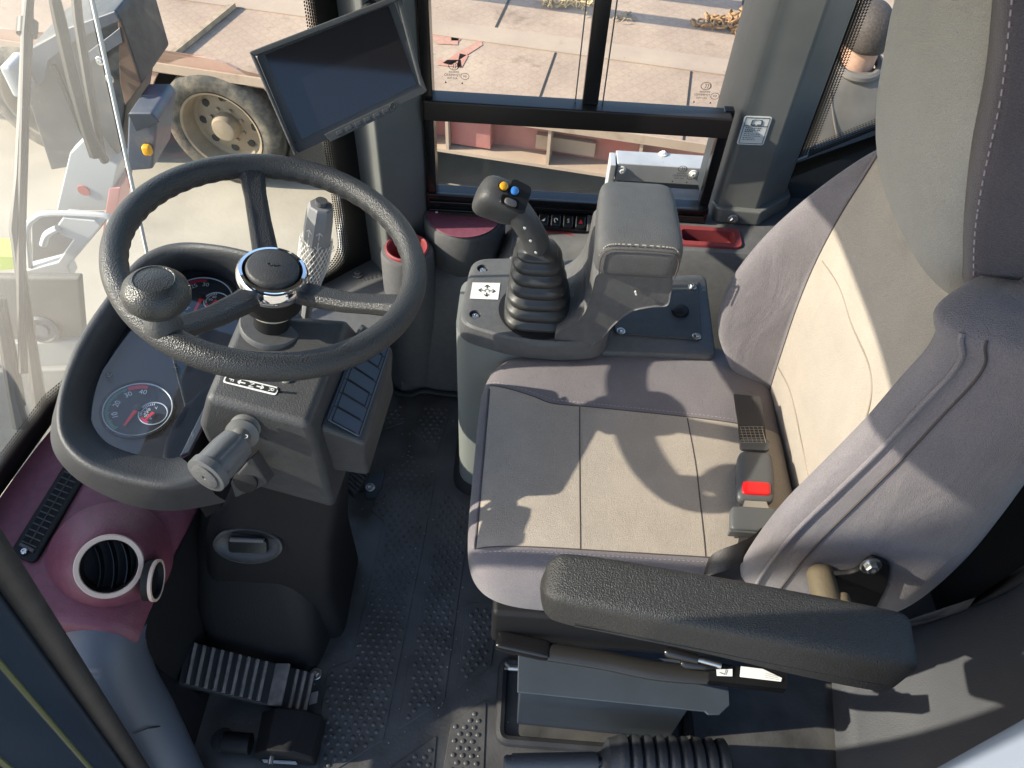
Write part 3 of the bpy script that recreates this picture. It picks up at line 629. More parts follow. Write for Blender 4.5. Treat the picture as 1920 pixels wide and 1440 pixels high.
fritstrip('frit_dots', [sz(*q) for q in path_mid], [sz(*q) for q in path_in], .032, frit, 0)
etp = cg(.82, .45, -.004); dX = (cg(1, .45)-cg(0, .45)).normalized()
B().tube([etp + dX*.006*math.cos(2*math.pi*k/20) + V((0, 0, .006*math.sin(2*math.pi*k/20))) for k in range(20)], .0008, 4, closed=True).ob('etched_mark', ink, cab)
text('etched_text', 'CCC', etp, dX, (0, 0, 1), .006, ink, cab, True); text('etched_text', 'E000266', etp-V((0, 0, .012)), dX, (0, 0, 1), .005, ink, cab, True)
wplan = [(-.965, .20), (-.945, .45), (-.92, .695), (-.897, .866), (-.835, 1.0), (-.752, 1.078)]
wb = B().loft([[lean(q, z) for q in wplan] for z in (.34, .8, 1.25, 1.7)], cap=False, closed=False); wb.ob('windscreen', dusty, cab)
B().tube([lean((-.748, 1.082), z) for z in (.34, .8, 1.25, 1.7)], .0035, 8).ob('glass_joint', mat('glass edge bright', (.75, .78, .76), .25), cab)
fritstrip('frit_band', [lean((q[0]+.004, q[1]), .425) for q in wplan], [lean((q[0]+.004, q[1]), .470) for q in wplan], .04, mat('frit black', (0, 0, 0)), 0)
fritstrip('frit_dots', [lean((q[0]+.004, q[1]), .470) for q in wplan], [lean((q[0]+.004, q[1]), .505) for q in wplan], .032, frit, 0)
# rear corner window behind the pillar
ra, rb_ = P(1508, 296, y=1.60), P(1760, 195, y=1.60)
def rw(t, z): q = ra+(rb_-ra)*t; return V((q.x, 1.60, q.z+z))
B().add([V((.62, 1.60, .55)), V((1.02, 1.60, .55)), V((1.02, 1.60, 1.75)), V((.62, 1.60, 1.75))], [(0, 1, 2, 3)]).ob('rear_corner_glass', glassm, cab, smooth=False)
fritstrip('frit_band', [rw(-.1, -.05), rw(2.4, -.05)], [rw(-.1, .0), rw(2.4, .0)], .04, mat('frit black', (0, 0, 0)), 0)
for o_ in (fritstrip('frit_dots', [rw(.02, .001), rw(2.4, .001)], [rw(.02, .035), rw(2.4, .035)], .035, frit, 0),
           fritstrip('frit_dots', [V((.636, 1.598, ra.z)), V((.636, 1.598, 1.75))], [V((.668, 1.598, ra.z+.02)), V((.668, 1.598, 1.75))], .033, frit, 0)):
    o_.location.y -= .003
sw = B(); sw.prism([V((.60, 1.61, .40)), V((1.03, 1.61, .40)), V((1.03, 1.61, rw((1.03-ra.x)/(rb_.x-ra.x), 0).z-.045)), V((.60, 1.61, ra.z-.045))], V((0, .04, 0))); sw.ob('rear_corner_panel', sheet, cab, smooth=False)
# roof, header, rear wall, left pillars and sill
B().box((.18, .88, 1.79), (.88, .76, .03)).ob('roof', paint, cab, bevel=.015)
B().box((-.665, .67, 1.68), (.035, .53, .08)).ob('roof_header', plastic_d, cab, bevel=.01)
B().box((1.04, .90, .42), (.02, .74, .42)).ob('rear_wall', plastic_d, cab, bevel=.006)
B().box((1.04, .90, 1.71), (.02, .74, .06)).ob('rear_wall', plastic_l, cab, bevel=.006)
for y in (.2, 1.58): B().box((1.04, y, 1.25), (.025, .03, .45)).ob('pillar', paint, cab, bevel=.006)
B().add([(1.04, .22, .84), (1.04, 1.5, .84), (1.04, 1.5, 1.66), (1.04, .22, 1.66)], [(0, 1, 2, 3)]).ob('rear_glass', glassm, cab, smooth=False)
# front left pillar beside the camera: leaning door post with rubber seal
d0, d1 = P(285, 1445, y=.30), P(-5, 980, y=.30); dv = d1-d0
lp0 = d0-dv*.9; lp1 = d0+dv*1.75
def post(name, dx0, dx1, y0, y1, m, bev):
    B().loft([[q+V((dx0, y0, 0)), q+V((dx1, y0, 0)), q+V((dx1, y1, 0)), q+V((dx0, y1, 0))] for q in (lp0, lp1)]).ob(name, m, cab, bevel=bev)
postm = mat('glossy dark blue grey paint', (.028, .042, .064), .25)
post('pillar', -.16, -.012, -.20, -.01, postm, .02)
B().tube([lp0+V((-.008, -.01, 0)), lp1+V((-.008, -.01, 0))], .013, 12).ob('seal_and_glint', rubber, cab)
B().tube([lp0+V((-.012, -.065, 0)), lp1+V((-.012, -.065, 0))], .003, 8).ob('seal_and_glint', mat('olive glint', (.07, .085, .035), .4), cab)  # thin olive strip painted as a greenish reflection on the post
B().tube([lp0+V((-.012, -.125, 0)), lp1+V((-.012, -.125, 0))], .003, 8).ob('seal_and_glint', mat('olive glint', (.16, .2, .05), .4), cab)  # second green reflection line put into colour
# rear left door pillar, panel behind it, low front wall
B().box((.515, .15, .90), (.070, .075, .90)).ob('pillar', mat('pale blue grey paint', (.16, .19, .24), .4), cab, bevel=.012)
B().box((.81, .125, .45), (.225, .03, .45)).ob('side_panel', paint, cab, bevel=.006)
B().box((.81, .125, 1.33), (.225, .03, .43)).ob('side_panel', paint, cab, bevel=.006)  # upper panel added out of view to block sky light behind the seat
B().loft([[V((x-.012, y, z)) for x, y in wplan]+[V((-.38, 1.475, z)), V((-.36, 1.44, z))]+[V((x+.012, y, z)) for x, y in wplan[::-1]] for z in (-.06, .345)]).ob('front_wall', plastic_d, cab, smooth=False)


# ================================================================= RIGHT SIDE TRIM
st_ = thing('side_trim', 'grey plastic side trim under the window with bins, switches and red tray', 'trim panel', (.2, 1.4, 0))
sec = [(1.53, .484), (1.462, .480), (1.43, .466), (1.392, .425), (1.358, .32), (1.334, .15), (1.325, 0.0), (1.53, 0)]
sec_l = [(1.53, .40), (1.45, .398), (1.40, .388), (1.378, .365), (1.362, .30), (1.334, .15), (1.325, 0.0), (1.53, 0)]
sec_r = [(1.62, .513), (1.47, .511), (1.395, .504), (1.372, .46), (1.352, .33), (1.334, .15), (1.325, 0.0), (1.62, 0)]
def trimsec(x, dy=0, sec=sec): return [V((x, y+(dy if i not in (0, 7) else 0), z)) for i, (y, z) in enumerate(sec)]
B().loft([trimsec(-.335, .06, sec_l), trimsec(-.325, .02, sec_l), trimsec(-.30, 0, sec_l), trimsec(-.06, 0, sec_l), trimsec(-.02), trimsec(.15), trimsec(.27, 0, sec_r), trimsec(.62, 0, sec_r), trimsec(1.0, 0, sec_r)]).ob('body', plastic_l, st_, ang=35)
trim_body = bpy.data.objects['body.001'] if False else st_.children[-1]
# corner cover plate below the corner glass
cp = [P(705, 482, z=.352), P(585, 534, z=.352), P(500, 600, z=.352), P(560, 660, z=.352), P(760, 610, z=.352)]
B().prism(cp, V((0, 0, -.02))).ob('corner_cover', plastic_l, st_, bevel=.004)
bolt(P(671, 515, z=.353), (0, 0, 1), st_, .009, 'bolt', plastic_l)
# half-round bin with burgundy lid
bc = V((-.138, 1.492, 0))
def half(r, z, n=20, back=1.492): return [V((bc.x+r*1.02*math.cos(a), back-.0-r*1.02*max(0, math.sin(a)), z)) for a in [math.pi*k/n for k in range(n+1)]]
B().loft([half(.085, .36), half(.097, .38), half(.097, .49), half(.094, .4985), half(.088, .5)]).ob('bin', plastic_l, st_, ang=50)
lidp = half(.0865, .5015, back=1.482)
B().prism(lidp, V((0, 0, .0022))).ob('bin_lid', burg, st_, bevel=.001)
bolt(P(819, 399, z=.504), (0, 0, 1), st_, .004, 'screw', None, False)
# cup holder
cc = P(763, 465, z=.47)
B().lathe((cc.x, cc.y, 0), (0, 0, 1), [(.066, .05), (.064, .36), (.062, .455), (.058, .466), (.050, .468), (.046, .466)], 40).ob('cup_body', plastic_l, st_)
B().lathe((cc.x, cc.y, 0), (0, 0, 1), [(.051, .466), (.0505, .4735), (.047, .4755), (.0425, .473), (.040, .45), (.037, .37), (.001, .365)], 40).ob('cup_ring', burg2, st_)
# switch bank
sx0, sx1 = P(985, 400, y=1.478), P(1124, 408, y=1.478)
swb = B().box(((sx0.x+sx1.x)/2, 1.482, .492), (abs(sx1.x-sx0.x)/2+.012, .020, .014), MX.Rotation(R(38), 3, 'X')).ob('switch_bank', plastic_d, st_, bevel=.003)
nsw = 6; wsw = (sx1.x-sx0.x)/nsw; swn = V((0, -.5, .87)); rt = MX.Rotation(R(-14), 3, 'X')
for k in range(nsw):
    c = V((sx0.x+wsw*(k+.5), 1.474, .504))
    if k < nsw-1:
        B().sup(c, (wsw*.45, .017, .009), 6, 4, 28, 12, MX.Rotation(R(42), 3, 'X')).ob('switch', blackglo if k else plastic, swb)
        gm_ = white if k < 4 else redp; cg_ = c+V((0, -.0068, .0074))
        if k == 1: B().add([cg_+V((-.005, -.002, -.002)), cg_+V((.002, -.003, -.003)), cg_+V((.005, .003, .003)), cg_+V((.001, .001, .001))], [(0, 1, 2, 3)]).ob('symbol', gm_, swb, smooth=False)
        if k == 2: B().tube([cg_+V((.004*math.cos(a), .003*math.sin(a), .003*math.sin(a))) for a in [R(q) for q in range(0, 300, 30)]], .0012, 4).ob('symbol', gm_, swb)
        if k == 3: text('symbol', 'S', cg_, (1, 0, 0), (0, .74, .67), .013, gm_, swb)
        if k == 4: B().add([cg_+V((-.005, -.003, -.003)), cg_+V((.005, -.003, -.003)), cg_+V((0, .004, .004))], [(0, 1, 2)]).ob('symbol', gm_, swb, smooth=False)
    else:
        B().box(c+V((0, -.001, -.002)), (wsw*.46, .019, .008), MX.Rotation(R(42), 3, 'X')).ob('switch_blank', plastic, swb, bevel=.002)
# red stripe under the switches
rs = [P(1000, 424, z=.482), P(1130, 428, z=.482), P(1130, 456, z=.468), P(1060, 441, z=.476), P(1000, 433, z=.480)]
B().prism([q+V((0, 0, .003)) for q in rs], V((0, .0, -.012))).ob('red_stripe', burg2, st_, smooth=False)
# red tray
tc_ = P(1327, 447, z=.5065); ux, uy = V((1, 0, 0)), V((0, .99, .085)).normalized()
rr_ = [quadloop(tc_+V((0, 0, .002)), ux, uy, .078, .033, .016), quadloop(tc_+V((0, 0, .007)), ux, uy, .076, .031, .015), quadloop(tc_+V((0, 0, .007)), ux, uy, .062, .019, .008), quadloop(tc_+V((0, 0, .002)), ux, uy, .060, .017, .008), quadloop(tc_+V((0, 0, .0035)), ux, uy, .058, .015, .007)]
rr_.append(quadloop(tc_+V((0, 0, -.05)), ux, uy, .056, .014, .006))
cut(trim_body, B().loft([quadloop(tc_+V((0, 0, .03)), ux, uy, .066, .023, .01), quadloop(tc_+V((0, 0, -.07)), ux, uy, .066, .023, .01)]))
B().loft([quadloop(tc_+V((0, 0, -.055)), ux, uy, .064, .021, .01)]+rr_[:3]+[rr_[-1]]).ob('tray', burg2, st_)
fz = B()
for k in range(90): fz.box((-.19+.0066*k, 1.478, .496), (.0024, .008, .009))
fz.ob('ribbed_seal', mat('ribbed seal', (.055, .045, .034), .7), st_, smooth=False)
# ================================================================= JOYSTICK CONSOLE
jc = thing('joystick_console', 'grey plastic joystick console with stepped armrest support and screwed cover', 'console', (.05, 1.03, 0))
CZ = .60
tp = [P(884, 482, z=CZ), P(1000, 480, z=CZ), P(1110, 486, z=CZ), P(1150, 560, z=CZ), P(1140, 640, z=CZ), P(1060, 646, z=CZ), P(960, 637, z=CZ), P(856, 606, z=CZ)]
tpr = roundpoly(tp, .035, 6); cen = sum(tpr, V())/len(tpr)
def shr(L, k, dz): return [cen+(q-cen)*k+V((0, 0, dz)) for q in L]
top_ = B().loft([shr(tpr, .97, -.05), shr(tpr, 1.0, -.045), shr(tpr, 1.0, -.014), shr(tpr, .985, -.004), shr(tpr, .95, 0)]).ob('top_plate', plastic_l, jc, ang=60)
# recesses for the screws and the boot opening
scr = [P(905, 503, z=CZ), P(891, 589, z=CZ), P(1081, 512, z=CZ), P(1079, 599, z=CZ)]
cu = B()
for q in scr: cu.cyl(q+V((0, 0, -.012)), q+V((0, 0, .02)), .0115, n=20)
cut(top_, cu)
for q in scr: bolt(q+V((0, 0, -.0115)), (0, 0, 1), jc, .0078, 'screw', None, False)
# stepped arm support: outline in the x-z plane, swept along y
AY = .99
so_ = [P(1040, 655, y=AY), P(1105, 655, y=AY), P(1128, 640, y=AY), P(1150, 612, y=AY), P(1185, 585, y=AY), P(1225, 578, y=AY), P(1254, 578, y=AY), P(1264, 520, y=AY), P(1118, 513, y=AY), P(1108, 560, y=AY), P(1096, 592, y=AY), P(1076, 612, y=AY), P(1040, 628, y=AY)]
sp_ = roundpoly(so_, .016, 4)
B().loft([[q+V((0, .006, 0)) for q in sp_], [q+V((0, .0, 0)) for q in sp_], [q+V((0, .175, 0)) for q in sp_], [q+V((0, .182, 0)) for q in sp_]]).ob('arm_support', plastic_l, jc, bevel=.006, seg=3)
B().tube([P(1191, 546, y=AY-.0005), P(1193, 553, y=AY-.0005)], .0016, 6).ob('scuff_mark', white, jc)
# armrest pad: leatherette with stitched front
pb0, pb1, ptn = P(1119, 514, y=AY), P(1265, 525, y=AY), P(1190, 462, y=AY-.004)
pc = V(((pb0.x+pb1.x)/2, AY+.084, (pb0.z+ptn.z)/2+.001)); PHZ = (ptn.z-pb0.z)/2; PHX = (pb1.x-pb0.x)/2
def padfn(q): q = q.copy(); q.x *= (1-.06*(q.y/.085)); q.z += .006*(q.y/.085); return q
pad = B().sup(pc, (PHX*1.06, .090, PHZ*1.1), 7, 5, 72, 36, None, padfn).ob('armrest_pad', leather, jc)
fy_ = pc.y-.0855
arc = [(-.060, -.030), (-.061, .004), (-.052, .022), (-.03, .026), (.03, .026), (.052, .022), (.061, .004), (.060, -.030)]
sm = [V((pc.x+x*1.06, fy_-.0042, pc.z+z)) for x, z in arc]
B().tube(spline(sm, 5), .0013, 5).ob('seam', seam, pad)
stc = B(); sp2 = spline([V((pc.x+x*1.10, fy_+.004, pc.z+z*1.18)) for x, z in arc[1:-1]], 12)
for i in range(0, len(sp2)-2, 2): stc.tube([sp2[i], sp2[i+1]], .0011, 5)
stc.ob('stitching', thread, pad)
# lower pedestal and side box
pl = roundpoly([V((-.118, 1.20, 0)), V((.16, 1.20, 0)), V((.16, 1.01, 0)), V((-.03, 1.005, 0)), V((-.118, 1.03, 0))], .04, 5)
B().loft([[q+V((0, 0, .03)) for q in pl], [q+V((0, 0, .555)) for q in pl]]).ob('pedestal', mat('pale grey pedestal', (.21, .225, .215), .45, bump=.3, scale=380), jc)
cf = sum(pl, V())/len(pl)
B().loft([[cf+(q-cf)*1.12+V((0, 0, z)) for q in pl] for z in (.004, .022)]+[[cf+(q-cf)*1.02+V((0, 0, .04)) for q in pl]]).ob('boot_flange', rubber, jc)
PZ = .555
bxp = roundpoly([P(1120, 520, z=PZ), P(1325, 512, z=PZ), P(1345, 668, z=PZ), P(1120, 660, z=PZ)], .022, 6); cb = sum(bxp, V())/len(bxp)
B().loft([[q+V((0, 0, -.4)) for q in bxp], [q+V((0, 0, -.014)) for q in bxp], [cb+(q-cb)*.985+V((0, 0, -.004)) for q in bxp], [cb+(q-cb)*.95 for q in bxp]]).ob('side_box', plastic_l, jc, ang=60)
cv = roundpoly([P(1148, 590, z=PZ), P(1182, 528, z=PZ), P(1308, 530, z=PZ), P(1316, 640, z=PZ), P(1153, 628, z=PZ)], .008, 4)
B().prism([q+V((0, 0, .001)) for q in cv], V((0, 0, .004))).ob('cover_plate', plastic, jc, bevel=.0015)
for px, py in ((1298, 538), (1306, 631), (1164, 621)): bolt(P(px, py, z=PZ+.005), (0, 0, 1), jc, .006, 'screw')
B().lathe(P(1275, 584, z=PZ+.005), (0, 0, 1), [(.0175, 0), (.0175, .004), (.0165, .006), (.010, .009), (0, .0095)], 28).ob('plug_cap', plastic_d, jc)
# direction label
dq = [P(886, 530, z=CZ+.0006), P(938, 531, z=CZ+.0006), P(934, 562, z=CZ+.0006), P(881, 560, z=CZ+.0006)]
dl = B().prism(dq, V((0, 0, .0006))).ob('direction_label', white, jc, smooth=False)
dc = sum(dq, V())/4+V((.003, 0, .0016)); pr = B()
def arrow(b, c, d, l, wd=.0011, hd=.0042, up=V((0, 0, 1))):
    d = V(d).normalized(); s = up.cross(d)
    b.add([c-s*wd*.6, c+s*wd*.6, c+s*wd*.6+d*l, c-s*wd*.6+d*l], [(0, 1, 2, 3)])
    for k in (1, -1):
        t = c+d*(l+.0008); e = c+d*(l-hd)+s*k*hd; n = (t-e).normalized().cross(up)*wd*.6
        b.add([t-n, t+n, e+n, e-n], [(0, 1, 2, 3)])
for d in ((1, 0, 0), (-1, 0, 0), (0, 1, 0), (0, -1, 0)): arrow(pr, dc+V(d)*.006, d, .0095, .0014, .005)
pr.ob('arrows', blackp, dl, smooth=False); text('letter', 'C', dc, (0, -1, 0), (1, 0, 0), .014, blackp, dl)

# ================================================================= JOYSTICK
js = thing('joystick', 'charcoal joystick with bellows boot and amber and blue thumb buttons', 'joystick', (.04, 1.06, .60))
jb = P(1010, 583, z=CZ); jt = P(1008, 468, y=1.065)
rings = []; nfold = 6; prof = []
for k in range(nfold):
    t0 = k/nfold; prof += [(t0+.00, 1.0-.40*t0), (t0+.05, 1.04-.40*t0), (t0+.10, 1.0-.40*t0), (t0+.125, .86-.40*t0), (t0+.15, .86-.40*t0)]
prof += [(1.0, .58), (1.03, .54), (1.06, .40), (1.10, .34)]
for t, r in prof:
    c = jb.lerp(jt, t)+V((0, 0, -.002)); ring = []
    for k in range(48):
        a = 2*math.pi*k/48; e = 3.4
        x = math.copysign(abs(math.cos(a))**(2/e), math.cos(a)); y = math.copysign(abs(math.sin(a))**(2/e), math.sin(a))
        ring.append(c+V((x*.064*r, y*.060*r, .01*(1-t)*0)))
    rings.append(ring)
B().loft(rings).ob('boot', mat('bellows rubber', (.034, .034, .034), .42, bump=.1, scale=200), js, ang=180)
B().lathe(jb+V((0, 0, -.012)), (0, 0, 1), [(.070, 0), (.077, .013), (.078, .0155), (.070, .0165), (.05, .0165)], 48).ob('collar', plastic_d, js)
gp_ = [jt+V((0, 0, -.012)), P(1003, 450, y=1.065), P(990, 425, y=1.067), P(972, 398, y=1.071), P(955, 378, y=1.075)]
B().tube(spline(gp_, 6), [.0285-.004*min(1, i/8) for i in range(25)], 24, flat=.95).ob('grip', plastic, js)
hr = gp_[-1]; hc = P(938, 377, y=1.077)
hx = (P(985, 372, y=1.065)-P(895, 378, y=1.095)).normalized()
tl_ = (CAM-hc).normalized(); fcn = (V((.35, -.35, .85))).normalized(); u_ = (hx-fcn*hx.dot(fcn)).normalized(); w_ = fcn.cross(u_)
hrot = MX((u_, w_, fcn)).transposed()
def headfn(q):
    q = q.copy(); q.z *= 1 - .15*(q.x/.05); q.y *= 1-.12*(q.x/.05); q.z -= .006*max(0, -q.x/.05); return q
head = B().sup(hc, (.042, .030, .036), 3.6, 3.0, 48, 30, hrot, headfn).ob('head', plastic, js)
B().tube([hc+hrot @ V((-.012+.0*math.cos(a), .0305*math.cos(a), .034*math.sin(a))) for a in [2*math.pi*k/40 for k in range(40)]], .0006, 5, closed=True).ob('parting_line', blackp, head)
fp = hc+fcn*.0335+u_*.019
B().loft([quadloop(fp, u_, w_, .020, .029, .009), quadloop(fp+fcn*.003, u_, w_, .0185, .0275, .008)]).ob('faceplate', plastic_d, js)
def onface(px, py, h=.0032): return PN(px, py, fp+fcn*h, fcn)
for px, py, m_, nm in ((944, 350, yel, 'button'), (964, 359, blu, 'button')):
    q = onface(px, py); B().lathe(q, fcn, [(.0075, -.002), (.0072, .002), (.0068, .0045), (.004, .006), (0, .0062)], 24).ob(nm, m_, js); B().lathe(q, fcn, [(.0092, -.001), (.0092, .001), (.0076, .001)], 24).ob('button_bezel', blackglo, js)
q = onface(952, 378); q2 = onface(962, 382)
B().sup(q.lerp(q2, .5), (.011, .0068, .004), 3, 3, 24, 14, MX(((q2-q).normalized(), fcn.cross((q2-q).normalized()), fcn)).transposed()).ob('rocker', plastic_l, js)
rb2 = onface(955, 379, .001); B().loft([quadloop(rb2, (q2-q).normalized(), fcn.cross((q2-q).normalized()), .0165, .010, .005), quadloop(rb2+fcn*.0028, (q2-q).normalized(), fcn.cross((q2-q).normalized()), .0155, .009, .005)]).ob('rocker_bezel', blackglo, js)
for px, py in ((984, 427), (995, 451), (1005, 473)):
    q = P(px, py, y=1.038); bolt(q, (-.1, -1, .35), js, .0028, 'screw', None, False)

# ================================================================= STEERING WHEEL
sw_ = thing('steering_wheel', 'black three spoke steering wheel with spinner knob and chrome hub', 'steering wheel', (-.339, .799, .9))
WCN = V((-.339, .799, .939)); wn = V((.207, -.006, 0)); wn.z = math.sqrt(1-wn.dot(wn)); wu = V((0, 1, 0)).cross(wn).normalized(); wv = wn.cross(wu)
def WP(a, r, h=0): return WCN + (wu*math.cos(a)+wv*math.sin(a))*r + wn*h
def proj(q):
    q = V(q)-CAM; d = q.dot(F_); return 960+FPX*q.dot(RC)/d, 720-FPX*q.dot(UC)/d
def wang(px, py, r=.195):
    return min((R(k) for k in range(360)), key=lambda a: (proj(WP(a, r))[0]-px)**2+(proj(WP(a, r))[1]-py)**2)
RW, rw_ = .1955, .0175
rim_r = []
NA = 240
for i in range(NA+1):
    a = 2*math.pi*i/NA; ring = []
    for k in range(20):
        b_ = 2*math.pi*k/20; s_ = 1.0
        inn_ = max(0, -math.cos(b_)-.15)*max(0, .6-math.sin(b_))
        s_ -= .10*inn_*(.5+.5*math.cos(a*54))*(1 if 0 < 1 else 0)
        ring.append(WP(a, RW+rw_*s_*math.cos(b_), rw_*1.08*s_*math.sin(b_)))
    rim_r.append(ring)
B().loft(rim_r, cap=False).ob('rim', wheelrub, sw_, ang=180)
HUBP = WCN-wn*.046
for (px, py) in ((752, 568), (470, 327), (322, 597)):
    a = wang(px, py); d_ = wu*math.cos(a)+wv*math.sin(a); t_ = wn.cross(d_); rings = []
    for f_, h_, hw_, ht in ((.02, -.050, .019, .011), (.06, -.046, .018, .0105), (.11, -.034, .0165, .010), (.15, -.018, .016, .010), (.178, -.006, .018, .011), (.196, 0, .024, .012)):
        c = WCN+d_*f_+wn*h_
        rings.append([c + t_*hw_*sx + wn*ht*sy for sx, sy in ((-1, -.7), (-.8, -1), (.8, -1), (1, -.7), (1, .4), (.6, 1), (-.6, 1), (-1, .4))])
    B().loft(rings).ob('spoke', wheelrub, sw_, ang=50, bevel=.003)
B().lathe(HUBP-wn*.045, wn, [(.030, 0), (.043, .003), (.045, .03), (.047, .04)], 40).ob('hub', plastic_d, sw_)
B().lathe(HUBP, wn, [(.044, -.012), (.0495, -.004), (.0505, .006), (.049, .016), (.0455, .021), (.041, .022), (.039, .017), (.036, .012)], 56).ob('chrome_ring', chrome, sw_)
B().lathe(HUBP, wn, [(.037, .008), (.0365, .022), (.035, .0262), (.033, .0275), (0, .0285)], 48).ob('horn_cap', plastic, sw_)
hcz = HUBP+wn*.0288
hs = B(); hs.tube([hcz-wu*.004+wv*.001+wu*.0035*math.cos(a)+wv*.0025*math.sin(a) for a in [2*math.pi*k/14 for k in range(14)]], .0005, 4, closed=True); hs.tube([hcz+wu*.0005+wv*.003, hcz+wu*.002-wv*.001, hcz+wu*.009+wv*.004], .0006, 4); hs.ob('horn_symbol', blackp, sw_)
ak = wang(322, 592, .198); kb = WP(ak, .190, .012)
kt = PN(285, 518, kb+wn*.070, wn)
kx = (kt-kb).normalized()
sk_ = B().lathe(kb, kx, [(.022, -.004), (.022, .004), (.019, .010), (.0165, .018), (.0205, .026), (.022, .030)], 32).ob('spinner_stem', plastic, sw_)
B().lathe(kb+kx*.026, wn.lerp(kx, .5), [(.018, 0), (.030, .005), (.0375, .016), (.038, .025), (.035, .034), (.0285, .041), (.0235, .0445), (.0225, .0448), (.0215, .0438), (.012, .0455), (0, .046)], 48).ob('spinner_knob', mat('spinner knob rubber', (.035, .036, .036), .34, bump=.3, scale=520, kind='voro'), sk_)
# ================================================================= STEERING COLUMN
scol = thing('steering_column', 'black steering column cover with direction label, switch pad and lower housing', 'steering column', (-.38, .74, 0))
BT = [P(384, 745, z=.782), P(578, 800, z=.765), P(655, 600, z=.80), P(455, 585, z=.81)]
BB = [P(372, 800, z=.725), P(604, 868, z=.66), P(690, 640, z=.66), P(440, 620, z=.70)]
BC_ = [q+V((0, 0, -.14)) for q in BB]
blk = B().loft([BC_, BB, BT]).ob('upper_cover', plastic_d if False else plastic, scol, bevel=.012, seg=3)
btn = (BT[1]-BT[0]).cross(BT[3]-BT[0]).normalized(); btn = btn if btn.z > 0 else -btn
def onbt(px, py, h=.0008): return PN(px, py, BT[0]+btn*h, btn)
WT = [P(594, 800, z=.728), P(688, 836, z=.700), P(738, 652, z=.705), P(676, 600, z=.745)]
WB_ = [P(606, 850, z=.64), P(686, 862, z=.64), P(736, 700, z=.62), P(676, 640, z=.64)]
B().loft([[q+V((0, 0, -.05)) for q in WB_], WB_, WT]).ob('switch_wing', plastic, scol, bevel=.010, seg=3)
wtn = (WT[1]-WT[0]).cross(WT[3]-WT[0]).normalized(); wtn = wtn if wtn.z > 0 else -wtn
def onwt(px, py, h=.001): return PN(px, py, WT[1]+wtn*h, wtn)
pd = [onwt(611, 787), onwt(674, 821), onwt(731, 652), onwt(678, 612)]
pdo = B().prism(roundpoly(pd, .006, 3), wtn*.003).ob('switch_pad', mat('slate blue switch pad', (.085, .108, .14), .42, bump=.1, scale=400), scol, bevel=.0012)
ln = B()
def bil(q, s, t): return q[0].lerp(q[1], s).lerp(q[3].lerp(q[2], s), t)
for k in range(7):
    t0, t1 = (k+.08)/7.0, (k+.94)/7.0
    c4 = [bil(pd, s, t)+wtn*.0034 for s, t in ((.16, t0), (.86, t0), (.86, t1), (.16, t1))]
    for i, j in ((0, 1), (0, 3), (1, 2) if k % 3 == 2 else (0, 1)): ln.tube([c4[i], c4[j]], .0008, 4)
    e4 = [bil(pd, s, t)+wtn*.0034 for s, t in ((.06, (k+1)/7), (.95, (k+1)/7))]; ln.tube(e4, .0006, 4)
for s in (.06, .95): ln.tube([bil(pd, s, .01)+wtn*.0034, bil(pd, s, .99)+wtn*.0034], .0006, 4)
ln.ob('cell_lines', blackp, pdo)
# FNR label
lq = [onbt(424, 703), onbt(524, 727), onbt(517, 742), onbt(417, 717)]
ll = B().prism(roundpoly(lq, .004, 3), btn*.0008).ob('direction_label', white, scol, smooth=False)
lx = (lq[1]-lq[0]).normalized(); lc = sum(lq, V())/4+btn*.0010; ly = btn.cross(lx); lw, lh = (lq[1]-lq[0]).length/2, (lq[3]-lq[0]).length/2
B().prism(quadloop(lc, lx, ly, lw-.0022, lh-.0022, .003), btn*.0004).ob('label_field', blackp, ll, smooth=False)
lt = lc+btn*.0007
for ch_, s in (('F', -.74), ('N', .02), ('R', .76)): text('letter', ch_, lt+lx*lw*s, -ly, lx, .011, white, ll)
ar = B(); arrow(ar, lt-lx*lw*.2, -lx, lw*.26, .0016, .0030, btn); arrow(ar, lt+lx*lw*.22, lx, lw*.24, .0016, .0030, btn); ar.ob('arrows', white, ll, smooth=False)
B().lathe(onbt(536, 711, 0), btn, [(.007, 0), (.007, .004), (.005, .006), (0, .0065)], 20).ob('push_button', mat('ivory button', (.5, .46, .38), .5), scol)
B().cyl(onbt(524, 735, 0), onbt(524, 735, 0)+btn*.012, .0018, n=8).ob('pin', plastic_d, scol)
# shaft, base ring
hb_ = HUBP-wn*.045; bs_ = HUBP-wn*.092
B().cyl(bs_, hb_, .027, n=32).ob('shaft_cover', plastic_d, scol); B().lathe(hb_-wn*.012, wn, [(.029, 0), (.034, .002), (.034, .010), (.029, .012)], 32).ob('spacer_ring', mat('ivory plastic', (.42, .39, .33), .5), scol)
B().lathe(bs_-wn*.004, wn, [(.047, -.004), (.047, .004), (.045, .007), (.030, .0075), (.027, .0075)], 40).ob('base_ring', plastic_l, scol)
B().lathe(P(583, 757, z=.757), (.45, -.35, .8), [(.0085, .0), (.0085, .0025), (.0065, .003), (.006, -.004), (0, -.005)], 20).ob('screw_hole', plastic_d, scol)
hl = PN(583, 757, BB[1], (BB[1]-BB[0]).cross(BT[1]-BB[1]).normalized())
# column body to the floor
B().loft([roundpoly([V((x, y, z)) for x, y in ((x0, y0), (x1, y0), (x1, y1), (x0, y1))], .03, 4) for x0, x1, y0, y1, z in ((-.44, -.27, .70, .86, .66), (-.46, -.28, .69, .86, .50), (-.55, -.31, .66, .84, .36), (-.58, -.33, .63, .84, .20), (-.58, -.33, .63, .84, 0))]).ob('column_body', plastic_d, scol)
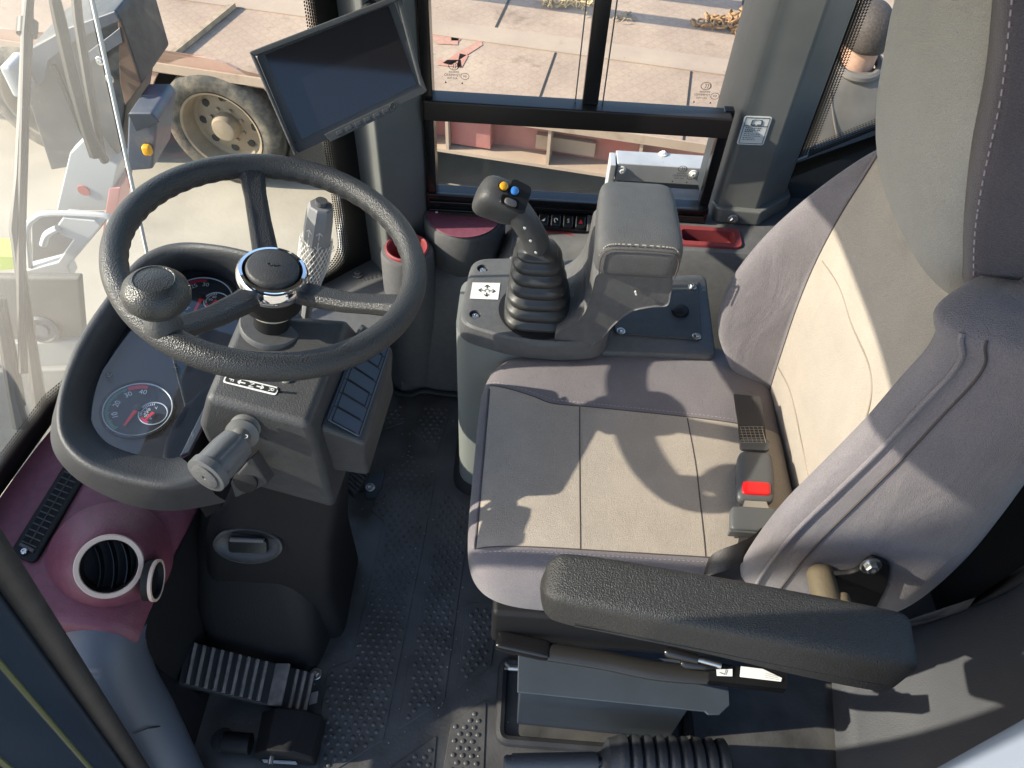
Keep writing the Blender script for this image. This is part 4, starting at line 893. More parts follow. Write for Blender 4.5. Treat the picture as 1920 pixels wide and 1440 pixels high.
# lower front housing with oval recess and socket
lh_ = [roundpoly([V(q) for q in L], .045, 6) for L in (
    [(-.60, .545, .0), (-.375, .545, .0), (-.335, .75, .0), (-.60, .77, .0)],
    [(-.605, .60, .18), (-.37, .60, .18), (-.33, .77, .18), (-.60, .78, .18)],
    [(-.595, .69, .32), (-.42, .69, .34), (-.33, .79, .30), (-.58, .80, .32)],
    [(-.57, .735, .375), (-.45, .735, .385), (-.35, .80, .34), (-.56, .81, .37)])]
B().loft(lh_).ob('lower_housing', plastic_d, scol, ang=60)
ovn = V((.05, -.80, .55)).normalized(); oc = P(468, 1018, y=.66); ou, ov, _ = frame(ovn)
def oval(rx, ry, h): return [oc+ou*rx*math.cos(2*math.pi*k/36)+ov*ry*math.sin(2*math.pi*k/36)+ovn*h for k in range(36)]
B().loft([oval(.062, .036, -.02), oval(.062, .036, .012), oval(.058, .033, .014), oval(.052, .028, .006)], True).ob('socket_bezel', plastic, scol, ang=60)
B().loft([quadloop(oc+ovn*.006, ou, ov, .036, .015, .008), quadloop(oc+ovn*.014, ou, ov, .034, .013, .007)]).ob('socket_flap', blackglo, scol)
B().cyl(oc+ovn*.014-ou*.030+ov*.013, oc+ovn*.014+ou*.03+ov*.013, .0045, n=12).ob('flap_hinge', plastic_l, scol)
# multi-function stalk on the left (towards the camera)
s0, s1, s2 = P(463, 795, y=.655), P(447, 828, y=.612), P(385, 893, y=.548)
ms = B().tube([s0.lerp(s1, t) for t in (0, .12, .2, .32, .42, .5, .6, .7, .8, .9, 1.0)], [.014, .021, .022, .013, .013, .0235, .024, .014, .013, .012, .010], 28).ob('stalk_bellows', mat('grey bellows', (.12, .12, .115), .5), scol)
sd_ = (s2-s1).normalized()
kn = []; uu, vv_, _ = frame(sd_)
for t, r in ((-.02, .012), (.0, .018), (.05, .0245), (.3, .0265), (.75, .0265), (.80, .026), (.82, .029), (.99, .029), (1.0, .027)):
    kn.append([s1.lerp(s2, t) + (uu*math.cos(a)+vv_*math.sin(a))*r*(1-.06*(1 if .1 < t < .78 and (k % 8) in (0, 1) else 0)) for k, a in enumerate([2*math.pi*k/48 for k in range(48)])])
knob_ = B().loft(kn).ob('stalk_knob', mat('grey knob plastic', (.10, .103, .108), .42, bump=.15, scale=300), scol, ang=35)
B().lathe(s2, sd_, [(.0205, -.001), (.0205, .0022), (.019, .003), (.0035, .003), (.003, .0015), (0, .0015)], 32).ob('knob_cap', plastic_l, knob_)
text('numeral', '2', s1.lerp(s2, .02)+V((.016, -.004, .018)), (1, -.3, -.6), (.3, .5, .6), .012, white, knob_)
bt_ = [P(430, 905, y=.60), P(470, 858, y=.60), P(503, 908, y=.60), P(440, 935, y=.60)]
B().prism(bt_, V((.0, .03, -.02))).ob('key_bracket', plastic, scol, bevel=.004)
B().lathe(P(461, 902, y=.598), (-.1, -1, .5), [(.018, -.002), (.018, .003), (.016, .004), (0, .004)], 24).ob('key_cap', plastic_d, scol)
B().tube(spline([P(478, 812, y=.65), P(520, 835, y=.66), P(540, 890, y=.68), P(545, 940, y=.70), P(570, 990, y=.72)], 6), .0035, 8).ob('cable', rubber, scol)
# indicator stalk on the right with net sleeve
i0, i1 = P(580, 548, y=.94), P(602, 384, y=.95)
def octr(c, r): 
    d = (i1-i0).normalized(); u3, v3, _ = frame(d, V((1, .3, 0))); return [c+(u3*math.cos(R(22.5+45*k))*1.0+v3*math.sin(R(22.5+45*k)))*r for k in range(8)]
ins = B().loft([octr(i0.lerp(i1, t), r) for t, r in ((-.35, .008), (0.0, .010), (.2, .016), (.42, .0225), (.5, .0235), (.88, .0215), (.90, .0205), (.905, .0212), (.985, .0195), (1.0, .017))]).ob('indicator_stalk', mat('grey stalk plastic', (.26, .26, .265), .45, bump=.2, scale=400), scol, ang=25)
B().cyl(i1, i1.lerp(i1+(i1-i0), .045), .009, n=20).ob('end_button', plastic_l, ins)
net = B(); nd = (i1-i0).normalized(); u3, v3, _ = frame(nd, V((1, .3, 0)))
def nr(t): return .0125+.0128*max(0, min(1, (t+.02)/.42))
for s in (1, -1):
    for k in range(22):
        net.tube([i0.lerp(i1, -.05+.68*j/20) + (u3*math.cos(2*math.pi*k/22+s*j*.11)+v3*math.sin(2*math.pi*k/22+s*j*.11))*nr(-.05+.68*j/20) for j in range(21)], .0007, 4)
net.ob('foam_net_sleeve', mat('white foam net', (.75, .72, .70), .7), ins)
ia = (CAM-i0.lerp(i1, .68)).normalized(); icx = i0.lerp(i1, .70)
def iface(ang, t):
    q = (u3*math.cos(ang)+v3*math.sin(ang)); return i0.lerp(i1, t)+q*.0212, q
amain = min((R(k*45) for k in range(8)), key=lambda a: -(u3*math.cos(a)+v3*math.sin(a)).dot(V((-.45, -.8, .4))))
aside = min((R(k*45) for k in range(8)), key=lambda a: -(u3*math.cos(a)+v3*math.sin(a)).dot(V((.5, -.8, .3))))
ib = B()
for an in {amain, aside}:
    q, nq = iface(an, .70); arrow(ib, q+nd*.002, nd, .014, .0012, .005, nq); arrow(ib, q-nd*.002, -nd, .014, .0012, .005, nq)
ib.ob('arrows', white, ins, smooth=False)
# ================================================================= INSTRUMENT CLUSTER
ic = thing('instrument_cluster', 'black hooded instrument cluster with two round gauges under a clear lens', 'gauge cluster', (-.58, .80, .60))
FP0 = P(258, 770, z=.705); FN = V((.16, -.03, .98)).normalized()
def onf(px, py, h=0): return PN(px, py, FP0+FN*h, FN)
outp = [(500, 478, .80), (420, 458, .80), (330, 452, .79), (262, 478, .785), (205, 545, .78), (150, 625, .775), (118, 700, .765), (103, 770, .755), (112, 830, .745), (160, 878, .735), (240, 905, .725), (320, 918, .718), (392, 900, .715)]
midp = [(505, 488, .805), (425, 470, .805), (335, 465, .80), (270, 492, .795), (218, 556, .79), (166, 634, .785), (134, 706, .775), (120, 772, .765), (130, 824, .755), (172, 864, .745), (246, 888, .735), (322, 898, .728), (372, 882, .725)]
innp = [(500, 512, .79), (430, 494, .79), (345, 488, .785), (288, 516, .78), (242, 570, .775), (194, 645, .77), (160, 712, .76), (146, 770, .75), (154, 812, .74), (190, 846, .73), (254, 868, .72), (318, 876, .715), (352, 866, .71)]
facp = [(480, 560), (430, 520), (355, 506), (310, 530), (266, 575), (214, 650), (184, 716), (172, 770), (176, 800), (204, 832), (258, 852), (312, 860), (338, 856)]
bot_ = [(480, 600, .64), (420, 560, .62), (335, 560, .61), (268, 600, .60), (215, 660, .59), (165, 740, .585), (125, 800, .585), (108, 836, .585), (125, 876, .575), (172, 916, .565), (245, 948, .56), (330, 958, .56), (430, 940, .57)]
def cl(L): return spline([P(*q[:2], z=q[2]) for q in L], 5)
rO, rI0, rB = cl(outp), cl(innp), cl(bot_)
rM = [a.lerp(b, .28)+V((0, 0, .006)) for a, b in zip(rO, rI0)]; rI = [a.lerp(b, .62)+V((0, 0, -.004)) for a, b in zip(rO, rI0)]
rF = spline([onf(*q) for q in facp], 5)
rO2 = [a.lerp(b, .12) for a, b in zip(rO, rB)]; rO3 = [a.lerp(b, .55)+V((-.012, -.006, 0)) for a, b in zip(rO, rB)]
rL = [a.lerp(b, .62) for a, b in zip(rI, rF)]
B().loft([rB, rO3, rO2, rO, rM, rI, rL, rF], cap=False, closed=False).ob('hood', plastic, ic, sub=1)
fce = spline([onf(*q, h=-.001) for q in facp], 5)
fo_ = B().add(fce+[onf(352, 850, -.001), onf(480, 610, -.001), onf(500, 560, -.001)], [tuple(range(len(fce)+3))]).ob('face', mat('gauge face plastic', (.012, .014, .02), .35), ic, smooth=False)
sdw = [onf(500, 552, 0), onf(482, 606, 0), onf(356, 852, 0), onf(322, 872, .004)]
B().loft([sdw, [q+V((.006, .006, -.16)) for q in sdw]], cap=False, closed=False).ob('side_wall', plastic_d, ic, smooth=False)
# frame ledge along the column side
led = [onf(338, 858, .001), onf(356, 852, .001), onf(482, 606, .001), onf(468, 596, .001)]
B().prism(led, FN*.006).ob('ledge', mat('slate ledge', (.07, .08, .10), .4), ic, bevel=.002)
def gauge(px, py, r, lab, a0, red0, red1, needle, small, name):
    c = onf(px, py, .0005); gx = PN(px+60, py-8, FP0, FN)-c; gx = (gx-FN*gx.dot(FN)).normalized(); gy = FN.cross(gx)
    gx, gy = gx, gy
    def G(a, rr, h=.001): a = R(a); return c+(gx*math.cos(a)+gy*math.sin(a))*rr+FN*h
    dial = B().lathe(c, FN, [(r*1.0, -.002), (r*1.0, .0005), (0, .0005)], 56).ob('gauge_dial', mat('black gauge dial', (.010, .012, .018), .5), ic)
    B().tube([G(a, r*1.0, .0015) for a in range(0, 360, 6)], .0011, 6, closed=True).ob('dial_ring', mat('silver ring', (.62, .64, .68), .35), dial)
    B().lathe(c, FN, [(r*1.03, 0), (r*1.045, .006), (r*1.09, .004), (r*1.10, -.002)], 56).ob('bezel', blackglo, dial)
    tk = B(); rk = B()
    for k in range(46):
        a = a0 - k*4.3
        isred = red0 <= k <= red1; L = .13 if k % 5 == 0 else .09
        p, q = G(a, r*.94), G(a, r*(.94-L)); s = FN.cross((q-p).normalized())*(.0010 if not isred else .0016)
        if k > red1: break
        (rk if isred else tk).add([p-s, p+s, q+s, q-s], [(0, 1, 2, 3)])
    tk.ob('scale_marks', greenp, dial, smooth=False)
    rb = B(); n = 8
    aa = [a0-4.3*(red0+(red1-red0)*i/n) for i in range(n+1)]
    rb.add([G(a, r*.94, .0012) for a in aa]+[G(a, r*.80, .0012) for a in aa], [(i, i+1, n+2+i, n+1+i) for i in range(n)])
    rb.ob('red_sector', redp, dial, smooth=False)
    for t, a in lab:
        p = G(a, r*.66, .0016); d = (p-c).normalized(); text('numeral', t, p, -gy*.35+gx*.94 if False else FN.cross(d)*-1, d, r*.24, white, dial)
    # needle
    nd_ = B(); p = G(needle, r*.72, .004); q = G(needle+180, r*.02, .004); s = FN.cross((p-q).normalized())
    nd_.prism([q-s*r*.07, q+s*r*.07, p+s*r*.03, p-s*r*.03], FN*.0012); nd_.ob('needle', mat('needle red', (.75, .02, .02), .4), dial, smooth=False)
    B().lathe(c, FN, [(r*.13, .001), (r*.12, .006), (0, .0065)], 20).ob('needle_hub', blackglo, dial)
    if small:
        c2 = c+gx*r*.42-gy*r*.26; r2 = r*.42
        def G2(a, rr, h=.0022): a = R(a); return c2+(gx*math.cos(a)+gy*math.sin(a))*rr+FN*h
        sdl = B().lathe(c2+FN*.0006, FN, [(r2, 0), (r2, .0008), (0, .0008)], 36).ob('small_dial', mat('black gauge dial', (0, 0, 0)), dial)
        B().tube([G2(a, r2) for a in range(0, 360, 9)], .0009, 5, closed=True).ob('small_ring', mat('silver ring', (0, 0, 0)), sdl)
        st2 = B(); 
        for k in range(12):
            a = 80-k*0+ k*9; p, q = G2(a, r2*.92), G2(a, r2*.74); s = FN.cross((q-p).normalized())*.0006; st2.add([p-s, p+s, q+s, q-s], [(0, 1, 2, 3)])
        st2.ob('scale_marks', white, sdl, smooth=False)
        sa = B(); n = 6; aa = [188+i*9 for i in range(n+1)]; sa.add([G2(a, r2*.94) for a in aa]+[G2(a, r2*.74) for a in aa], [(i, i+1, n+2+i, n+1+i) for i in range(n)]); sa.ob('red_sector', redp, sdl, smooth=False)
        p, q = G2(225, r2*.75, .0035), G2(45, r2*.05, .0035); s = FN.cross((p-q).normalized())
        B().prism([q-s*r2*.13, q+s*r2*.13, p+s*r2*.06, p-s*r2*.06], FN*.001).ob('needle', mat('needle red', (0, 0, 0)), sdl, smooth=False)
        for t, a in small: pp = G2(a, r2*.5, .0026); text('numeral', t, pp, gx, gy, r2*.36, white, sdl)
    return dial
gauge(259, 768, .0485, [('10', 190), ('20', 152), ('30', 112), ('40', 74)], 222, 27, 36, 236, [('28', 130), ('24', 160), ('20', 195), ('V', 60), ('16', 235)], 'g')
gauge(380, 560, .0485, [('5', 215), ('10', 186), ('15', 162), ('20', 136), ('25', 106), ('30', 72)], 226, 27, 36, 240, [('70', 150), ('40', 100)], 'g')
for px, py in ((206, 706), (330, 690)): bolt(onf(px, py, .001), FN, ic, .006, 'screw', plastic_d, False)
lens = spline([onf(*q, h=.012) for q in facp], 5)
B().add(lens+[onf(346, 850, .012), onf(474, 606, .012), onf(490, 570, .012)], [tuple(range(len(lens)+3))]).ob('lens', lensm, ic, smooth=False)

# ================================================================= DASHBOARD
da = thing('dashboard', 'burgundy dashboard corner with long slotted vent and round air vent', 'dashboard', (-.7, .6, .3))
DZ2 = .42
ex = [V((-.935, .40, 0)), V((-.925, .66, 0)), V((-.905, .86, 0)), V((-.86, 1.02, 0)), V((-.70, 1.18, 0))]
g0 = [(-.94, .432), (-.80, .425), (-.70, .412), (-.655, .398), (-.630, .384), (-.612, .362), (-.606, .345)]
def dleft(y):
    L_ = [(.20, -.945), (.45, -.925), (.695, -.899), (.866, -.876), (1.0, -.812), (1.078, -.728), (1.4, -.45)]
    for (a, b), (c, d) in zip(L_, L_[1:]):
        if a <= y <= c: return b+(d-b)*(y-a)/(c-a)
def dsec(y, dx=0, dz=0, sk=0): return [V((dleft(y) if i == 0 else max(x+dx, dleft(y)+.01*i), y, z+dz)) for i, (x, z) in enumerate(g0)]
dsh = B().loft([dsec(.470, -.03, -.035), dsec(.473, -.006, -.010), dsec(.482), dsec(.56), dsec(.68, .02), dsec(.80, .03), dsec(.90, .04), dsec(1.0, .05), dsec(1.08, .07)], cap=False, closed=False)
dsh.ob('dash_shell', burg, da, sub=1)
nrm = V((.10, 0, .99)).normalized()
def ond(px, py, h=0): return PN(px, py, V((-.80, .66, .425))+nrm*h, nrm)
vq = [ond(128, 866), ond(170, 882), ond(66, 1060), ond(20, 1040)]
vp = roundpoly(vq, .014, 4); vc_ = sum(vp, V())/len(vp)
sv = B().loft([[q for q in vp], [q+nrm*.006 for q in vp], [vc_+(q-vc_)*.93+nrm*.0075 for q in vp]]).ob('slot_vent', plastic_d, da, ang=50)
def sv_(s, t, h=.0078): return vq[0].lerp(vq[1], s).lerp(vq[3].lerp(vq[2], s), t)+nrm*h
gr = B(); hl_ = B()
for k in range(12):
    for s0_, s1_ in ((.20, .47), (.53, .80)):
        t0 = .13+.062*k; t1 = t0+.05
        hl_.add([sv_(s0_, t0), sv_(s1_, t0), sv_(s1_, t1), sv_(s0_, t1)], [(0, 1, 2, 3)])
hl_.ob('vent_opening', mat('vent hole', (.002, .002, .002), .9), sv, smooth=False)
for k in range(13):
    t0 = .13+.062*k-.006; gr.tube([sv_(.19, t0, .0084), sv_(.81, t0, .0084)], .0012, 5)
gr.tube([sv_(.5, .12, .0086), sv_(.5, .87, .0086)], .0013, 5)
gr.ob('grille', plastic, sv)
for t in (.055, .945): bolt(sv_(.5, t), nrm, sv, .0058, 'screw', None, False)
B().prism([sv_(.2, .885), sv_(.8, .895), sv_(.8, .925), sv_(.2, .915)], nrm*.004).ob('slider', plastic, sv, bevel=.001)
# round vent on a dome
vn = V((.42, -.50, .75)).normalized(); vc2 = P(205, 1061, z=.452)
B().lathe(vc2, vn, [(.100, -.080), (.090, -.056), (.077, -.034), (.068, -.014), (.058, -.004), (.053, .001), (.050, .001)], 48).ob('vent_dome', burg, da, ang=180)
rv = B().lathe(vc2, vn, [(.0515, -.004), (.0515, .004), (.050, .0062), (.045, .0062), (.0425, .003), (.041, -.01), (.039, -.03), (.0, -.032)], 48).ob('round_vent', plastic_d, da)
B().lathe(vc2, vn, [(.0525, -.002), (.0525, .0055), (.051, .0075), (.0445, .0072), (.043, .003)], 56).ob('vent_ring', cream, rv)
vu, vv2, _ = frame(vn, V((1, .2, 0)))
bl = B()
for k, off in enumerate((-.020, 0, .020)):
    hh_ = math.sqrt(.040**2-off**2)*.96
    pth = [vc2+vu*(off+.006*(1-(s/1.0)**2))+vv2*hh_*s-vn*.008 for s in [q/8-1 for q in range(17)]]
    rr2 = []
    for q in pth: rr2.append([q-vu*.0009, q+vu*.0009, q+vu*.006-vn*.018, q+vu*.0045-vn*.018])
    bl.loft(rr2)
bl.ob('louvre', blackglo, rv, ang=30)
# side vent
svc = P(290, 1088, x=-.583); B().lathe(svc, (1, .08, -.06), [(.034, -.012), (.034, .004), (.030, .005), (.028, -.004), (0, -.006)], 36).ob('side_vent', plastic_d, da)
B().lathe(svc, (1, .08, -.06), [(.0352, 0), (.0352, .0055), (.031, .006), (.030, .002)], 36).ob('vent_ring', cream, da)
# dark side skirt below the burgundy shell, and corner trim down to the sill
sk_p = [(.478, -.616), (.55, -.606), (.68, -.586), (.80, -.576), (1.0, -.556), (1.2, -.54)]
B().loft([[V((x, y, .352)) for y, x in sk_p], [V((x+.004, y, .20)) for y, x in sk_p], [V((x+.012, y+.02, 0)) for y, x in sk_p]], cap=False, closed=False).ob('kick_panel', plastic_d, da)
tr0 = [(V((-.675, .54, .33)), .066), (P(192, 1205, z=.315), .070), (P(214, 1280, z=.25), .068), (P(258, 1350, z=.17), .064), (P(302, 1430, z=.09), .060), (P(345, 1520, z=.02), .058)]
cl_ = spline([q for q, r in tr0], 5); rl = [tr0[min(5, i//5)][1]+(tr0[min(5, i//5+1)][1]-tr0[min(5, i//5)][1])*(i % 5)/5 for i in range(len(cl_))]
ct = B().tube(cl_, rl, 24).ob('corner_trim', mat('blue grey trim plastic', (.085, .098, .125), .5, bump=.15, scale=300), da)
B().tube([P(250, 1376, z=.225), P(275, 1366, z=.222), P(300, 1362, z=.20)], .0012, 5).ob('trim_joint', blackp, da)

# ================================================================= FLOOR MAT
fm = thing('floor_mat', 'black rubber floor mat with studded tread panels and scuff marks', 'floor mat', (-.1, .8, 0))
B().prism([V((x, y, .002)) for x, y in ((-.58, .19), (1.0, .19), (1.0, 1.32), (-.58, 1.32))], V((0, 0, .006))).ob('base', matrub, fm, smooth=False)
panels = [[(763, 838), (817, 891), (806, 956), (790, 1040), (719, 1387), (600, 1462), (602, 1330), (617, 1253), (659, 1240), (721, 978), (694, 956), (728, 884), (752, 867)],
          [(823, 922), (839, 912), (884, 960), (861, 1111), (834, 1311), (746, 1369), (790, 1120)],
          [(874, 1130), (936, 1130), (921, 1249), (857, 1291)], [(912, 1311), (906, 1470), (826, 1470), (846, 1356)], [(819, 1378), (811, 1470), (700, 1470), (732, 1440)],
          [(772, 806), (790, 760), (850, 760), (836, 800), (819, 851)], [(690, 770), (760, 752), (758, 792), (700, 812)]]
def inside(p, poly):
    c = False; n = len(poly); j = n-1
    for i in range(n):
        if (poly[i].y > p.y) != (poly[j].y > p.y) and p.x < (poly[j].x-poly[i].x)*(p.y-poly[i].y)/(poly[j].y-poly[i].y)+poly[i].x: c = not c
        j = i
    return c
def edged(p, poly): return min(((p-a)-(b-a)*max(0, min(1, (p-a).dot(b-a)/(b-a).length_squared))).length for a, b in zip(poly, poly[1:]+poly[:1]))
for pn in panels:
    pts = [P(x, y, z=.0105) for x, y in pn]; rp = roundpoly([V((q.x, q.y, .0082)) for q in pts], .006, 3)
    po = B().prism(rp, V((0, 0, .0024))).ob('tread_panel', matrub, fm, bevel=.001)
    sb_ = B(); xs = [q.x for q in pts]; ys = [q.y for q in pts]; fl_ = [V((q.x, q.y, 0)) for q in pts]
    stp = .0185; i = 0; y = min(ys)
    while y < max(ys):
        x = min(xs)+(stp*.5 if i % 2 else 0)
        while x < max(xs):
            q = V((x+rng.uniform(-.001, .001), y, 0))
            if inside(q, fl_) and edged(q, fl_) > .008: sb_.lathe((q.x, q.y, .0104), (0, 0, 1), [(.0048, 0), (.0044, .0022), (.0030, .0032), (0, .0033)], 10)
            x += stp
        y += stp*.72; i += 1
    sb_.ob('studs', matrub, po)
db = B()
for k in range(150):
    q = V((rng.uniform(-.5, .05), rng.uniform(.38, 1.25), .0113)); r_ = rng.uniform(.0006, .0017); db.sup(q, (r_, r_*rng.uniform(.5, 1), r_*.6), 2.5, 2.5, 6, 4)
db.ob('grit', mat('pale grit', (.42, .40, .36), .9), fm)['kind'] = 'stuff'
# raised pad below the column
rp = [P(500, 1000, z=.012), P(612, 985, z=.012), P(636, 1012, z=.012), P(596, 1160, z=.012), P(560, 1182, z=.012), P(380, 1196, z=.012), P(380, 1000, z=.012)]
B().prism(roundpoly(rp, .02, 4), V((0, 0, .007))).ob('raised_pad', rubber, fm, bevel=.003)
B().tube(spline([V((-.335, 1.325, .012)), V((-.28, 1.31, .014)), V((-.24, 1.315, .03)), V((-.20, 1.318, .022)), V((-.12, 1.315, .02))], 5), .007, 8).ob('mat_edge', rubber, fm)

# ================================================================= PEDALS
ap = thing('accelerator_pedal', 'large ribbed black accelerator pedal hinged on a heel block', 'pedal', (-.45, .50, 0))
h0, h1 = P(592, 1262, z=.045), P(575, 1340, z=.04); t0_, t1_ = P(350, 1200, z=.135), P(333, 1282, z=.13)
pn_ = (h0-t0_).cross(t1_-t0_).normalized(); pn_ = pn_ if pn_.z > 0 else -pn_
def pad_(s, t, h=0): return t0_.lerp(t1_, t).lerp(h0.lerp(h1, t), s)+pn_*h
B().prism([pad_(0, 0), pad_(1, 0), pad_(1, 1), pad_(0, 1)], -pn_*.016).ob('pad', rubber, ap, bevel=.003)
ribm = mat('worn rib rubber', (.20, .178, .165), .6, bump=.8, scale=70, var=.3, vscale=60)
rbs = B()
for s in [.05+.068*k for k in range(9)]+[.84, .90, .96]:
    rbs.loft([[pad_(s, t, 0), pad_(s+.034, t, 0), pad_(s+.028, t, .0065), pad_(s+.008, t, .0065)] for t in (.04, .96)])
rbs.ob('tread_ribs', ribm, ap, smooth=False)
B().loft([[pad_(.68, t, 0), pad_(.79, t, 0), pad_(.79, t, .017), pad_(.77, t, .019)] for t in (.0, 1)]).ob('step', ribm, ap, bevel=.002)
hq = P(540, 1385, z=.05)
B().loft([[hq+V((x*.055*k, -.035, z)) for x, z in ((-1, -.05), (1, -.05), (1, .01), (.45, .045), (-.45, .045), (-1, .01))] for k in (1,)]+[[hq+V((x*.06, .045, z)) for x, z in ((-1, -.05), (1, -.05), (1, .01), (.45, .04), (-.45, .04), (-1, .01))]]).ob('pedal_housing', plastic_d, ap, bevel=.004)
B().box(hq+V((-.01, -.038, -.018)), (.032, .001, .009)).ob('housing_label', mat('grey label', (.28, .30, .33), .5), ap, smooth=False)
B().cyl(hq+V((-.02, -.036, .012)), hq+V((-.02, -.05, .012)), .005, n=10).ob('pin', steel, ap)
for px, py in ((592, 1264), (586, 1368)): bolt(P(px, py, z=.012), (0, 0, 1), ap, .0085, 'bolt')
B().prism([P(582, 1300, z=.03), P(597, 1296, z=.03), P(594, 1318, z=.03), P(580, 1322, z=.03)], V((0, 0, .0015))).ob('heel_mark', mat('worn label', (.26, .24, .22), .6), ap, smooth=False)
B().cyl(P(470, 1395, z=.04), P(420, 1392, z=.04), .02, n=16).ob('connector', plastic_d, ap); B().lathe(P(420, 1390, z=.03), (0, 0, 1), [(.022, 0), (.022, .012), (.018, .014), (0, .014)], 24).ob('cable_boot', rubber, ap)
bp_ = thing('brake_pedal', 'small ribbed brake pedal half hidden behind the steering column', 'pedal', (-.38, 1.0, 0))
bq = [P(662, 862, z=.10), P(694, 884, z=.09), P(664, 930, z=.08), P(630, 898, z=.09)]
B().prism(bq, V((0, 0, -.016))).ob('pad', rubber, bp_, bevel=.003)
br_ = B()
for k in range(7):
    t = (k+.3)/7; br_.tube([bq[0].lerp(bq[3], t)+V((0, 0, .003)), bq[1].lerp(bq[2], t)+V((0, 0, .003))], .0035, 6)
br_.ob('tread_ribs', plastic, bp_)
B().prism([P(680, 905, z=.011), P(722, 880, z=.011), P(716, 912, z=.011), P(704, 934, z=.011), P(688, 934, z=.011)], V((0, 0, .004))).ob('base_plate', sheet, bp_, smooth=False)
bolt(P(694, 914, z=.016), (0, 0, 1), bp_, .008, 'bolt')
B().cyl(P(660, 905, z=.09), P(676, 915, z=.012), .012, n=12).ob('pedal_arm', plastic_d, bp_)
# ================================================================= SEAT
seat = thing('operator_seat', 'mauve and beige cloth operator seat with tall headrest and black left armrest', 'seat', (.3, .79, 0))
def fabzone(name, ca, cb, sp, build):
    m = fabric(name, ca, sp, wr=.17); n, L = nodes(m); mx = [q for q in n if q.bl_idname == 'ShaderNodeMix'][0]
    tc = n.new('ShaderNodeTexCoord'); se = n.new('ShaderNodeSeparateXYZ'); L(tc.outputs['Object'], se.inputs[0])
    def mth(op, a, b=None, c=None):
        q = n.new('ShaderNodeMath'); q.operation = op
        for i, val in enumerate((a, b, c)):
            if val is None: continue
            if isinstance(val, (int, float)): q.inputs[i].default_value = val
            else: L(val, q.inputs[i])
        return q.outputs[0]
    fac = build(mth, se.outputs[0], se.outputs[1], se.outputs[2])
    for k, sgn in (('A', 1-sp), ('B', 1+sp)):
        z = n.new('ShaderNodeMix'); z.data_type = 'RGBA'; L(fac, z.inputs['Factor'])
        z.inputs['A'].default_value = (*[q*sgn for q in ca], 1); z.inputs['B'].default_value = (*[q*sgn for q in cb], 1); L(z.outputs['Result'], mx.inputs[k])
    return m
CMX, CMY, CMZ, CHX, CHY, CHZ = .225, .785, .478, .285, .262, .062
CE, CM = 6.5, 3.6
SX, SY = seat.location.x, seat.location.y
def cdef(q):
    q = q.copy(); t = (q.x+CHX)/(2*CHX)
    if q.y > 0: q.y *= 1 - .17*max(0, 1-t*2.6)**1.3 + .10*math.sin(math.pi*min(1, max(0, t)))+.13*min(1, max(0, t*2.2))
    q.z += .012*math.exp(-((abs(q.y)-.2)/.07)**2)*(1 if q.z > 0 else 0) + .006*max(0, -q.x/CHX)*0
    return q
def ctop(x, y, off=.0):
    xx = x-CMX; t = (xx+CHX)/(2*CHX); yy = y-CMY
    if yy > 0: yy /= 1 - .17*max(0, 1-t*2.6)**1.3 + .10*math.sin(math.pi*min(1, max(0, t)))+.13*min(1, max(0, t*2.2))
    a = abs(xx/CHX)**CE+abs(yy/CHY)**CE
    z = CHZ*max(0, 1-min(1, a)**(CM/CE))**(1/CM)
    z += .012*math.exp(-((abs(y-CMY)-.2)/.07)**2)
    return V((x, y, CMZ+z+off))
def sf_y(x): return .888-.05*(x-.12)+.10*max(0, .03-x)*3
def cmask(mth, x, y, z):
    yf = mth('ADD', .894, mth('MULTIPLY', x, -.05)); yf = mth('ADD', yf, mth('MULTIPLY', mth('MAXIMUM', mth('SUBTRACT', .08, x), 0), .34))
    a = mth('LESS_THAN', y, yf); b_ = mth('GREATER_THAN', y, .592); c = mth('GREATER_THAN', x, -.043); d = mth('GREATER_THAN', z, .47)
    return mth('MULTIPLY', mth('MULTIPLY', a, b_), mth('MULTIPLY', c, d))
cush_m = fabzone('seat cushion cloth', (.185, .168, .180), (.385, .336, .288), .20, cmask)
cu = B().sup((CMX, CMY, CMZ), (CHX, CHY, CHZ), CE, CM, 128, 64, None, cdef).ob('cushion', cush_m, seat, ang=180)
# the parts are built in place, so the cloth masks read place coordinates: keep the cushion's own origin at the place origin
def surfline(pts, r, m, name, par, off=.0, n=10):
    q = spline([V((x, y, 0)) for x, y in pts], n); return B().tube([ctop(p.x, p.y, off) for p in q], r, 6).ob(name, m, par)
def yfar(x): return .894-.05*x+.34*max(0, .08-x)
surfline([(x, yfar(x)) for x in (-.043, 0, .04, .08, .15, .22, .30, .38, .44)], .0011, seam, 'seam', cu)
surfline([(x, .592) for x in (-.043, .05, .15, .3, .44)], .0011, seam, 'seam', cu)
surfline([(-.043, .592), (-.043, .75), (-.043, .93)], .0026, fab_d, 'piping', cu)
surfline([(.125, .592), (.126, .75), (.127, .885)], .0011, seam, 'seam', cu); surfline([(.325, .592), (.330, .75), (.325, .875)], .0011, seam, 'seam', cu)
stt = B(); 
for k in range(60):
    x = -.035+.0075*k
    if x < .43: stt.tube([ctop(x, yfar(x)+.008, .0004), ctop(x+.004, yfar(x+.004)+.008, .0004)], .0007, 4)
    if x < .43: stt.tube([ctop(x, .584, .0004), ctop(x+.004, .584, .0004)], .0007, 4)
stt.ob('stitching', mat('mauve thread', (.30, .27, .30), .9), cu)

